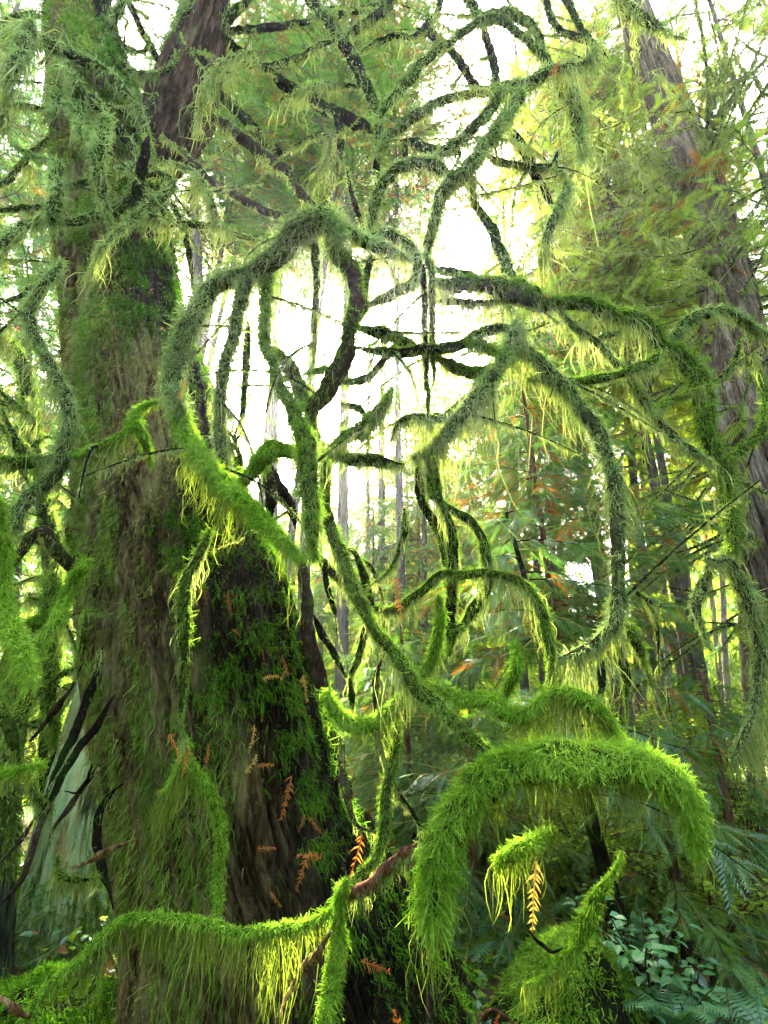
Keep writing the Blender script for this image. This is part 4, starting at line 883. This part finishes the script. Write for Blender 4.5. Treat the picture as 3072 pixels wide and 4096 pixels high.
slender('conifer', 'soft conifer crown over the middle of the forked stem', 900, 4300, 1300, 2600, 55, 9.0, GB, h0=12, limb=2.4, nl=128, fol=M['fol_green'], dead=0.15, size=0.5, htop=24)
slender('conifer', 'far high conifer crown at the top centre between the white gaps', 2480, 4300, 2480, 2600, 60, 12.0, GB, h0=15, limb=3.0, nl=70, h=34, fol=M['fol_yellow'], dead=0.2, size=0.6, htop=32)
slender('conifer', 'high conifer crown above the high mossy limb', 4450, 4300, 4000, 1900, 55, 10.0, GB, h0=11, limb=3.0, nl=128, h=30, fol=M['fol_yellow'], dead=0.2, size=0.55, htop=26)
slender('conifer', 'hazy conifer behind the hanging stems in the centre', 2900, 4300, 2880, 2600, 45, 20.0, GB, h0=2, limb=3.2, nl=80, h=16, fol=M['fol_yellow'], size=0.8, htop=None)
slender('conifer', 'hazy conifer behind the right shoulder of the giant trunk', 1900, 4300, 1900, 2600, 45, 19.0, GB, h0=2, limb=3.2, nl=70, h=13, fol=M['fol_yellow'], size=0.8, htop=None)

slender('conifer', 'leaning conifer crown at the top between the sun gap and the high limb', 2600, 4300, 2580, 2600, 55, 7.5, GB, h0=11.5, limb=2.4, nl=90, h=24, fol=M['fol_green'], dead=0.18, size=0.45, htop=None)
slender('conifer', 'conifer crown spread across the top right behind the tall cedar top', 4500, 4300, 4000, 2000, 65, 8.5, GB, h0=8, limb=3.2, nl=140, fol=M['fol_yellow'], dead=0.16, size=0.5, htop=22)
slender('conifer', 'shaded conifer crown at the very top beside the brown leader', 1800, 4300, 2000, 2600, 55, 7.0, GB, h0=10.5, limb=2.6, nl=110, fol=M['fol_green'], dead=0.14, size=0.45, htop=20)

slender('conifer', 'hazy tall conifer behind the looping limbs right of the centre', 3350, 4400, 3310, 2600, 45, 24.0, GB, h0=5, limb=3.2, nl=110, h=20, fol=M['fol_yellow'], size=0.9, htop=None)

for gx, hh, lab, fm in [(2080, 11, 'soft green conifer top just under the sun gap, nearest the giant trunk', 'fol_green'), (2400, 10.5, 'soft yellow green conifer top below the sun gap behind the hanging stems', 'fol_yellow'), (2720, 12, 'leafy conifer top behind the mossy stub in the centre', 'fol_green'), (3050, 12, 'leafy conifer top left of the dark young cedar', 'fol_yellow')]:
    slender('conifer', lab, gx, 4400, gx - 6, 3300, 42, 14.0, GB, h=hh, h0=1.5, limb=2.0, nl=60, fol=M[fm], size=0.5, htop=None, dead=0.08)
slender('conifer', 'narrow tall conifer between the sun gap and the three crossing limbs', 2760, 4300, 2740, 2600, 45, 12.0, GB, h0=4, limb=1.5, nl=110, h=24, fol=M['fol_green'], size=0.45, htop=None, dead=0.14)
slender('conifer', 'dark evergreen mass close behind the young reddish cedar', 3520, 4500, 3440, 3000, 55, 7.5, GB, h0=2.2, limb=1.7, nl=80, h=8.8, fol=M['fol_blue'], size=0.38, htop=None, dead=0.12)

# young reddish cedar, mid right
yc = slender('young_cedar', 'young cedar with thin reddish trunk and dark drooping sprays in the middle right', 3640, 4438, 3418, 2760, 52, 5.2, None, h=6.8, h0=2.3, limb=1.4, nl=66, size=0.26, fol=M['fol_green'], bark=M['bark_young'], htop=None, per=30, dead=0.16, droop=0.4)
slender('young_cedar', 'small dark leaning cedar trunk under the great mossy arch', 4120, 6330, 3930, 5650, 105, 3.6, None, h=3.0, h0=1.0, limb=0.9, nl=20, size=0.24, fol=M['fol_blue'], bark=M['bark_branch'], htop=None, per=14)

# ------------------------------------------------------------------ far woods and ground cover (uncountable)
def far_woods():
    mb = MB(); n = 48000
    th = rng.uniform(-0.95, 0.95, n); d = rng.uniform(26, 60, n)
    x, y = d * np.sin(th), d * np.cos(th)
    hmax = 4.0 + (19 - 12 * np.clip(1 - np.abs(th - 0.44) / 0.20, 0, 1)) * fbm(np.stack([th * 9, d * 0.05, th * 0], -1), 91, 3) ** 1.3 + 9 * np.clip(-th - 0.1, 0, 0.6) + 5 * np.clip(th - 0.45, 0, 0.4)
    z = hmax * rng.uniform(0, 1, n) ** 1.25
    nb = 9000; tb = rng.uniform(1.05, 5.23, nb); db = rng.uniform(9, 24, nb)         # unseen woods behind and beside, added to block low sky light
    x = np.concatenate([x, db * np.sin(tb)]); y = np.concatenate([y, db * np.cos(tb)]); z = np.concatenate([z, rng.uniform(0, 7, nb)]); n += nb
    v, f = sprays(np.stack([x, y, z], -1), nrm(rng.normal(size=(n, 3)) * [1, 1, 0.5]), np.array([0, 0, 1.0]) + rng.normal(size=(n, 3)) * 0.5, rng.uniform(0.9, 1.9, n) * np.where(np.arange(n) >= n - nb, 1.5, 1), rng.uniform(0.2, 0.8, n), SPRAY_LO)
    o = mesh_obj('far_woods', v, f, [M['fol_yellow'], M['fol_dead'], M['fol_green']], midx=np.repeat(np.where(rng.uniform(size=n) < 0.05, 1, np.where(rng.uniform(size=n) < 0.4, 2, 0)), len(SPRAY_LO[1])))
    tag(o, 'pale hazy mass of far woods beyond the trunks, with unseen woods added behind to block light', 'woods', None, 'stuff')
far_woods()

def leaf_quads(o, d, n, L, w):
    """broad pointed leaves, folded a little along the midrib"""
    d = nrm(d); s = nrm(np.cross(n, d)); up = np.cross(d, s); L = L[:, None]; w = w[:, None]
    pts = [o, o + d * L * 0.35 + s * w * 0.5 + up * w * 0.12, o + d * L * 0.35 - s * w * 0.5 + up * w * 0.12, o + d * L * 0.72 + s * w * 0.38 + up * w * 0.06, o + d * L * 0.72 - s * w * 0.38 + up * w * 0.06, o + d * L - up * L * 0.12, o + d * L * 0.35, o + d * L * 0.72]
    V = np.stack(pts, 1); N = len(o)
    F = (np.arange(N) * 8)[:, None, None] + np.array([[0, 1, 6], [0, 6, 2], [1, 3, 7], [1, 7, 6], [6, 7, 4], [6, 4, 2], [3, 5, 7], [7, 5, 4]])[None]
    return V.reshape(-1, 3), F.reshape(-1, 3)

def ground_cover():
    n = 26000; r = 2.6 + 17 * rng.uniform(0, 1, n) ** 1.4; th = rng.uniform(-0.95, 0.95, n)
    x, y = r * np.sin(th), r * np.cos(th)
    keep = fbm(np.stack([x * 0.6, y * 0.6, x * 0], -1), 33) > 0.40; x, y = x[keep], y[keep]; n = len(x)
    z = ground_h(x, y) + rng.uniform(0.0, 0.34, n) * fbm(np.stack([x, y, x * 0], -1), 37)
    v, f = leaf_quads(np.stack([x, y, z], -1), rng.normal(size=(n, 3)) * [1, 1, 0.5], np.array([0, 0, 1.0]) + rng.normal(size=(n, 3)) * 0.4, rng.uniform(0.04, 0.10, n), rng.uniform(0.025, 0.06, n))
    o = mesh_obj('ground_cover', v, f, [M['leaf_bright'], M['fern'], M['litter']], midx=np.repeat(rng.choice([0, 1, 2], n, p=[0.5, 0.3, 0.2]), 8))
    tag(o, 'low leafy ground cover over the forest floor', 'ground cover', None, 'stuff')
    n = 14000; r = 2.2 + 9 * rng.uniform(0, 1, n) ** 1.2; th = rng.uniform(-0.95, 0.95, n); x, y = r * np.sin(th), r * np.cos(th)
    v, f = strands(np.stack([x, y, ground_h(x, y) + 0.012], -1), nrm(rng.normal(size=(n, 3)) * [1, 1, 0.12]), rng.uniform(0.04, 0.16, n), rng.uniform(0.004, 0.016, n), 0.0, 2, 0.2)
    tag(mesh_obj('forest_litter', v, f, M['litter']), 'reddish litter of dead needles and twigs on the ground', 'litter', None, 'stuff')
ground_cover()

# ------------------------------------------------------------------ saplings, shrubs and ferns
def shrub(name, label, gx, gy, Y, h, w, n, leaf, mat, cat='shrub', group=None, fan=1.0, ns=14, broad=0.55):
    p = px(gx, gy, Y); z0 = float(ground_h(p[:1], p[1:2])[0]); t = empty(name, (p[0], p[1], z0), label, cat, group)
    sm = MB(); O, D = [], []
    for k in range(ns):
        a = rng.uniform(0, 6.28); rr = w * rng.uniform(0.2, 1.0) * fan; tt = np.linspace(0, 1, 9)[:, None]
        C = np.array([p[0], p[1], z0]) + np.array([math.cos(a), math.sin(a), 0]) * rr * tt ** 1.3 + np.array([0, 0, 1.0]) * h * rng.uniform(0.6, 1.1) * (tt * 1.25 - 0.3 * tt ** 2.5)
        C += (np.stack([fbm(C * 4, k), fbm(C * 4, k + 30), fbm(C * 4, k + 60)], -1) - 0.5) * 0.25 * h * tt
        sm.add(*tube(C, np.linspace(0.008, 0.002, 9), 5, cap=False))
        m = n // ns; u = rng.uniform(0.25, 1, m); q = np.stack([np.interp(u, tt[:, 0], C[:, j]) for j in range(3)], -1); b = rng.uniform(0, 6.28, m)
        off = np.stack([np.cos(b), np.sin(b), rng.uniform(-0.3, 0.3, m)], -1); O.append(q + off * rng.uniform(0, 0.12, (m, 1)) * w); D.append(off)
    sm.build('stem', [M['bark_young']], t, True)
    O, D = np.concatenate(O), np.concatenate(D); m = len(O)
    L = leaf * rng.uniform(0.6, 1.25, m); v, f = leaf_quads(O, D, np.array([0, 0, 1.0]) + rng.normal(size=(m, 3)) * 0.35, L, L * broad)
    mesh_obj('foliage', v, f, mat, t); return t

def sapling(name, label, gx, gy, Y, h, limb, nl, size, mat, group=None, dead=0.05, **kw):
    p = px(gx, gy, Y)
    return conifer(name, label, p[0], p[1], h, 0.02 + h * 0.008, 0.10, limb, nl, size, mat, M['bark_young'], group, (rng.uniform(-.1, .1), rng.uniform(-.1, .1)), 'sapling', dead, 20, None, 0.35, **kw)
GS = 'cedar saplings in the undergrowth'
for a in [('cedar sapling with flat blue green sprays under the right end of the great arch', 4420, 6100, 3.7, 1.5, 0.75, 26, 0.20, 'fol_green'),
          ('broad cedar sapling with layered sprays at the right edge below the tall cedar', 4820, 5900, 4.2, 1.8, 0.9, 28, 0.2, 'fol_green'),
          ('cedar sapling behind the left leg of the great arch', 3080, 6000, 4.3, 1.7, 0.85, 34, 0.22, 'fol_green'),
          ('taller cedar sapling beside the giant trunk above the red broken limb', 2700, 5900, 4.8, 2.4, 0.9, 44, 0.24, 'fol_green'),
          ('cedar sapling right behind the middle of the great arch', 3650, 5900, 4.6, 1.5, 0.8, 28, 0.2, 'fol_yellow'),
          ('sunlit sapling far right with yellow green sprays', 4650, 5600, 6.2, 1.8, 0.9, 26, 0.22, 'fol_yellow'),
          ('dark sapling between the mound and the right edge', 4300, 6150, 4.6, 1.4, 0.8, 30, 0.22, 'fol_yellow'),
          ('sapling with bright sprays behind the arch and below the stout conifer', 4050, 5500, 6.5, 1.5, 0.9, 26, 0.22, 'fol_yellow'),
          ('sapling behind the low hanging stems right of the giant trunk', 2500, 5500, 6.2, 3.2, 1.1, 50, 0.30, 'fol_green'),
          ('small sapling in the dark hollow left of the giant trunk foot', 700, 6350, 4.4, 1.0, 0.6, 22, 0.18, 'fol_green')]:
    sapling('cedar_sapling', a[0], a[1], a[2], a[3], a[4], a[5], a[6], a[7], M[a[8]], GS)

for a in [('bright leafy shrub catching sun right of the hanging mossy stick', 4330, 6000, 5.2, 1.1, 0.9, 700, 0.06, 'leaf_bright'),
          ('bright low shrub in front of the far trunks at right', 4600, 5200, 9.0, 1.5, 1.4, 900, 0.08, 'leaf_bright'),
          ('yellow green shrub at the foot of the slim dark conifer', 4280, 5000, 10.0, 1.6, 1.6, 900, 0.09, 'leaf_bright'),
          ('loose leafy shrub behind the mossy mound', 3700, 6050, 4.6, 0.9, 0.9, 700, 0.06, 'leaf_bright'),
          ('bright yellow green shrub directly under the right half of the great arch', 3950, 6100, 3.9, 0.9, 0.7, 800, 0.05, 'leaf_bright'),
          ('sunlit leafy shrub in front of the broad cedar sapling', 4600, 6150, 3.7, 0.8, 0.6, 700, 0.05, 'leaf_bright'),
          ('tall loose shrub of bright leaves at the right edge', 4900, 5500, 5.2, 2.0, 0.9, 1000, 0.06, 'leaf_bright'),
          ('bright shrub filling the gap above the right end of the great arch', 4500, 5150, 7.0, 1.7, 1.2, 1100, 0.07, 'leaf_bright'),
          ('leafy shrub under the left leg of the arch', 3150, 5600, 7.0, 1.3, 1.2, 800, 0.07, 'leaf_bright'),
          ('green shrub behind the giant trunk on its right', 2650, 5300, 8.5, 1.6, 1.3, 800, 0.08, 'leaf_bright'),
          ('sunlit shrub at the right edge near the brown floor', 4950, 6000, 4.9, 1.1, 0.9, 700, 0.06, 'leaf_bright'),
          ('bushy shrub below the pale thin conifers', 3950, 5100, 9.0, 1.4, 1.5, 900, 0.09, 'leaf_bright'),
          ('small leafy shrub at the dark foot of the pale snag', 760, 6560, 3.6, 0.45, 0.3, 80, 0.045, 'leaf_salal'),
          ('leafy shrub far left behind the slim mossy tree', 120, 5000, 8.0, 1.8, 1.6, 900, 0.09, 'leaf_bright')]:
    shrub('leafy_shrub', a[0], a[1], a[2], a[3], a[4], a[5], a[6], a[7], M[a[8]], group='leafy shrubs in the undergrowth')
shrub('salal_bush', 'broad-leaved pale green bush beside the mossy mound', 4230, 6560, 3.15, 0.50, 0.48, 260, 0.066, M['leaf_salal'], broad=0.62, ns=16)
shrub('salal_bush', 'low broad-leaved bush at the bottom, right of the sword fern', 4480, 6640, 3.0, 0.30, 0.36, 130, 0.062, M['leaf_salal'], broad=0.62, ns=12)

def fern(label, gx, gy, Y, n, L, up=0.9):
    p = px(gx, gy, Y); z0 = float(ground_h(p[:1], p[1:2])[0]); p = np.array([p[0], p[1], max(z0, p[2])])
    t = empty('sword_fern', p, label, 'fern', 'sword ferns')
    for k in range(n):
        a = 6.28 * k / n + rng.uniform(-0.3, 0.3); d = np.array([[math.cos(a), math.sin(a), up * rng.uniform(0.6, 1.3)]])
        v, f = sprays(p[None], d, np.array([[0, 0, 1.0]]) + rng.normal(size=(1, 3)) * 0.1, np.array([L * rng.uniform(0.7, 1.2)]), np.array([0.55]), FERN)
        mesh_obj('frond', v, f, M['fern'], t)
fern('sword fern in front of the broad-leaved bush at the bottom right', 4400, 6650, 2.9, 8, 0.42, 1.3)
fern('sword fern behind the mossy mound on its left', 3330, 6150, 3.9, 9, 0.55)
fern('sword fern at the bottom right corner', 4950, 6680, 2.9, 8, 0.45)
fern('sword fern between the giant trunk foot and the arch leg', 3060, 6200, 4.2, 10, 0.6)
fern('sword fern under the right end of the great arch', 4620, 6050, 4.2, 10, 0.6)
fern('sword fern in the shade right of the mound', 4100, 6250, 3.9, 9, 0.5)

# ------------------------------------------------------------------ mossy mound, stumps, sticks on the ground
def mound(name, label, gx, gytop, Y, hw, hd, cat, sy=1.0, seed=0, mat='moss_bright'):
    top = px(gx, gytop, Y); z1 = top[2]; x0, y0 = top[0], Y
    n, m = 60, 90; a = np.linspace(0, 2 * np.pi, m, endpoint=False); e = np.linspace(0, 1, n)
    q = np.sqrt(1 - (1 - e) ** 2.3)                                       # profile
    ca = np.stack([np.cos(a), np.sin(a)], -1)
    prof_r = np.sin(e * np.pi * 0.56); prof_z = z1 + 0.06 - (z1 + 0.25) * (1 - np.cos(e * np.pi * 0.56)) / (1 - math.cos(math.pi * 0.56))
    Vx = x0 + prof_r[:, None] * hw * ca[None, :, 0]; Vy = y0 + prof_r[:, None] * hd * ca[None, :, 1]; Vz = np.repeat(prof_z[:, None], m, 1)
    V = np.stack([Vx, Vy, Vz], -1).reshape(-1, 3)
    cen = np.array([x0, y0, z1 * 0.3]); Nn = nrm(V - cen); V = V + Nn * ((fbm(V * 5, seed) - 0.5) * 0.16)[:, None]
    i = np.arange(n - 1)[:, None] * m; j = np.arange(m)[None]; j2 = (j + 1) % m
    F = np.stack([i + j, i + m + j, i + m + j2, i + j2], -1).reshape(-1, 4)
    t = empty(name, (x0, y0, 0), label, cat)
    mesh_obj('boulder', V, F, M['bark_branch'], t, smooth=True)
    k = 26000; w8 = np.clip(Nn[:, 2] + 0.25, 0, 1) * np.clip((fbm(V * 6, seed + 3) - 0.36) * 6, 0.05, 1); idx = rng.choice(len(V), k, p=w8 / w8.sum())
    b = V[idx] + rng.normal(size=(k, 3)) * 0.012; d = nrm(Nn[idx] + DOWN * 0.35 + rng.normal(size=(k, 3)) * 0.4)
    v, f = strands(b, d, rng.uniform(0.02, 0.065, k), 0.0062, 0.6, 2, 0.4)
    mesh_obj('moss', v, f, M[mat], t); return t
mound('mossy_boulder', 'rounded mossy boulder with bright green cushion at the bottom right of centre', 3690, 6215, 3.15, 0.44, 0.40, 'boulder', seed=3)
mound('mossy_boulder', 'darker mossy boulder behind the bright one, left of it', 3330, 6130, 3.9, 0.40, 0.35, 'boulder', seed=9, mat='moss_green')
mound('mossy_boulder', 'low dark moss hummock added to darken the ground at the foot of the pale snag by the left edge', 250, 6500, 3.3, 0.7, 0.4, 'hummock', seed=21, mat='moss_dark')  # hummock added to darken a sunlit patch of ground
mound('mossy_boulder', 'dark moss hummock in the hollow between snag and giant trunk', 660, 6250, 4.6, 0.9, 0.6, 'hummock', seed=15, mat='moss_dark')

def ground_stick(label, rows, Y0, Y1, mat, cat='stick', name='fallen_stick', group=None):
    P = []
    for k, (x, y, w) in enumerate(rows):
        p, d = W(x, y, Y0 + (Y1 - Y0) * k / (len(rows) - 1)); P.append([*p, w / 2 / FPX * d])
    C = spline(np.array(P), 40); v, f = tube(C[:, :3], C[:, 3], 8, 0.25, int(rows[0][0]) % 50); o = mesh_obj(name, v, f, mat, smooth=True)
    return tag(o, label, cat, group)
ground_stick('long thin dark stick leaning down to the right of the broad-leaved bush', [(4280, 5930, 40), (4380, 6080, 42), (4450, 6220, 44), (4520, 6360, 42), (4620, 6480, 40)], 3.6, 3.3, M['bark_branch'])
ground_stick('brown arching twig at the lower left edge of the mossy boulder', [(3080, 6660, 14), (3130, 6580, 16), (3200, 6540, 16), (3290, 6600, 16), (3350, 6660, 14)], 2.6, 2.7, M['wood_red'])
ground_stick('broken brown stick lying left of the mossy boulder', [(2970, 6330, 22), (3020, 6400, 26), (3080, 6470, 24)], 3.2, 3.0, M['wood_red'])
def stump(label, gx, gy0, gy1, wpx, Y):
    P = []
    for s in np.linspace(0, 1, 5):
        p, d = W(gx, gy0 + (gy1 - gy0) * s, Y); P.append([*p, wpx / 2 / FPX * d * (1.25 - 0.3 * s)])
    v, f, n = big_trunk(np.array(P), 60, 60, 0.1, 0.06, 5, groove=6); t = empty('tree_stump', (0, 0, 0), label, 'stump'); mesh_obj('trunk', v, f, M['bark_young'], t, smooth=True)
stump('reddish rotten stump standing far off between the thin pale trunks', 4420, 4950, 4690, 130, 9.5)

# ------------------------------------------------------------------ dead orange sprigs caught on the moss
SPRIGS = [  # gx, gy, Y (0 = on the trunk face), size px, angle deg, yellow, label
    (1270, 3800, 0, 90, -80, 0, 'tiny orange flake on the dark mossy trunk beside the hanging vertical branch'),
    (1330, 3850, 0, 130, -60, 0, 'orange sprig on the dark trunk just below the vertical branch top'),
    (1480, 3900, 0, 160, -75, 0, 'orange cedar sprig hanging beside the long pale moss tail'),
    (1540, 4090, 0, 90, -20, 0, 'pale orange flake right under the tip of the long moss tail'),
    (1150, 4820, 1.93, 190, -35, 0, 'red orange sprig draped over the bright mossy stub'),
    (1215, 4930, 1.93, 140, -80, 0, 'orange strand hanging down below the red sprig on the bright stub'),
    (1340, 4890, 0, 140, -95, 0, 'upright orange sprig right of the bright mossy stub'),
    (1650, 4770, 0, 150, -80, 1, 'yellow orange sprig beside a bare patch of purple bark'),
    (1640, 4950, 0, 150, 50, 1, 'yellowish sprig pointing up over the bare bark patch'),
    (1725, 4950, 0, 120, 15, 0, 'orange sprig curling to the right over the bare bark patch'),
    (1845, 4310, 0, 130, -70, 0, 'bright orange sprig upper right on the trunk near a yellow stem'),
    (1760, 4370, 0, 150, 25, 1, 'long yellowish stem arching over the dark trunk moss'),
    (1705, 4240, 0, 80, -70, 0, 'small orange sprig high on the right half of the dark trunk'),
    (1830, 4380, 0, 90, -120, 0, 'orange sprig hanging right below the yellow arching stem'),
    (1975, 4450, 0, 170, -75, 1, 'long yellow sprig near the right edge of the trunk below the bare stem'),
    (1950, 4610, 0, 60, -40, 0, 'tiny orange flake below the long yellow sprig near the trunk edge'),
    (1730, 5500, 0, 120, 0, 0, 'small pale orange sprig left of the star shaped cluster'),
    (2010, 5520, 0, 160, 150, 0, 'star shaped orange cluster, the brightest on the lower trunk'),
    (1960, 5620, 0, 190, -120, 0, 'orange sprig pointing down left from the bright star cluster'),
    (1780, 5830, 0, 90, -45, 0, 'single orange flake low on the trunk above the bottom limb'),
    (1870, 5150, 0, 230, -95, 0, 'long thin orange strand hanging on the middle of the dark trunk'),
    (1960, 5330, 0, 90, -110, 0, 'small pale sprig right of the long thin orange strand'),
    (2040, 5350, 0, 110, -50, 0, 'dark orange sprig pair below the purple bark flap'),
    (2430, 6255, 0, 170, -8, 0, 'flat orange sprig on the root flare right of the bottom mossy stem'),
    (2490, 5840, 0, 110, 5, 0, 'orange sprig on the trunk edge below the red broken limb'),
    (2320, 5560, 2.0, 260, -100, 0, 'thin orange strand dangling beside the mossy vertical stem'),
    (3460, 5770, 1.5, 300, -105, 1, 'large golden sprig dangling alone under the great mossy arch'),
    (1020, 2150, 0, 110, -120, 0, 'orange sprig on dark moss high on the trunk'),
    (975, 1890, 0, 70, -110, 0, 'tiny orange sprig high on the trunk above the other'),
    (640, 1975, 1.95, 70, 200, 0, 'small orange sprig on the little mossy branch across the trunk'),
    (1200, 2490, 1.9, 90, -80, 0, 'orange sprig caught on the upper curve of the arch foot'),
    (1165, 2570, 1.9, 90, -90, 0, 'orange flake lower on the curve of the arch foot'),
    (1275, 2780, 0, 80, -100, 0, 'brown orange flake in the dark behind the arch foot'),
    (2565, 3860, 2.05, 300, -92, 0, 'long orange sprig hanging in the air from the curved limb right of centre'),
    (3605, 430, 2.4, 190, -110, 0, 'reddish dead sprig dangling from the end of the high mossy limb'),
    (3545, 1930, 2.3, 90, -80, 0, 'red sprig on the mossy limb joint at mid right'),
    (3930, 4210, 2.0, 60, -100, 0, 'small red flake at the fork of the long inner limb'),
    (2130, 2870, 1.95, 80, 150, 0, 'small orange sprig at the base of the mossy stub in the centre'),
    (2580, 6620, 2.5, 190, 100, 0, 'orange dead sprig standing up at the bottom edge right of the trunk foot'),
    (3200, 6630, 2.6, 150, 80, 0, 'reddish dead sprig on the litter at the bottom left of the boulder'),
]
def sprig_mesh(p, dv, nv, L):
    pv, pf = [], []; n = rng.integers(9, 14); bend = rng.uniform(-0.6, 0.6); side = nrm(np.cross(nv, dv)[None])[0]; tt = np.linspace(0, 1, n + 1)
    mid = p + dv * L * tt[:, None] + side * bend * L * 0.5 * (tt ** 2)[:, None] + nv * L * rng.uniform(-0.15, 0.3) * (tt * (1 - tt))[:, None] + DOWN * L * 0.18 * (tt ** 2)[:, None]
    v, f = tube(mid, np.linspace(0.022, 0.008, n + 1) * L, 4); pv.append(v); pf.append(f); k = len(v)
    for i in range(n):
        for sg in (1, -1):
            if rng.uniform() < 0.16: continue
            l = L * 0.27 * (1 - 0.6 * tt[i]) * rng.uniform(0.5, 1.2); fw = nrm((mid[i + 1] - mid[i])[None])[0]
            q = nrm((fw * rng.uniform(0.5, 1.0) + side * sg * 0.9 + nv * rng.uniform(-0.5, 0.3))[None])[0]
            a = mid[i] + fw * L * rng.uniform(-.02, .03); w = L * 0.030
            vv = np.array([a, a + fw * w * 1.2, a + q * l * 0.55 + fw * w * 1.3, a + q * l * 0.5 - fw * w * 0.3, a + q * l + DOWN * l * 0.2])
            pv.append(vv); pf.append(np.array([[0, 1, 2], [0, 2, 3], [3, 2, 4]]) + k); k += 5
    return np.concatenate(pv), np.concatenate(pf)
for gx, gy, Y, s, ang, yl, lab in SPRIGS:
    p = trunk_front(gx, gy, 0.045) if Y == 0 else px(gx, gy, Y - 0.07)
    d = np.linalg.norm(p - [0, 0, CAM_Z]); L = s * 0.80 / FPX * d; a = R(ang)
    dv = np.array([math.cos(a), -0.15, math.sin(a)]); nv = nrm(np.array([[rng.uniform(-.5, .5), -1.0, 0.35]]))[0]
    v, f = sprig_mesh(p - dv * L * 0.5, dv, nv, L)
    tag(mesh_obj('dead_sprig', v, f, M['sprig_yellow'] if yl else M['sprig']), lab, 'dead sprig', 'dead cedar sprigs caught on the moss')
# ------------------------------------------------------------------ haze volume added for the glow round the sun
def haze():
    x, y0, y1, z0, z1 = 75.0, -40.0, 75.0, -3.0, 42.0
    V = np.array([[-x, y0, z0], [x, y0, z0], [x, y1, z0], [-x, y1, z0], [-x, y0, z1], [x, y0, z1], [x, y1, z1], [-x, y1, z1]])
    F = np.array([[0, 3, 2, 1], [4, 5, 6, 7], [0, 1, 5, 4], [1, 2, 6, 5], [2, 3, 7, 6], [3, 0, 4, 7]])
    m = bpy.data.materials.new('glow_haze'); m.use_nodes = True; t = m.node_tree; t.nodes.clear()
    o = t.nodes.new('ShaderNodeOutputMaterial'); v = t.nodes.new('ShaderNodeVolumePrincipled'); v.inputs['Density'].default_value = HAZE
    v.inputs['Color'].default_value = (0.93, 0.96, 0.98, 1); v.inputs['Anisotropy'].default_value = 0.82; t.links.new(v.outputs[0], o.inputs['Volume'])
    b = mesh_obj('haze', V, F, m); b['kind'] = 'stuff'; b['label'] = 'pale haze added through the forest for the sun glow'
HAZE = 0.0012
haze()
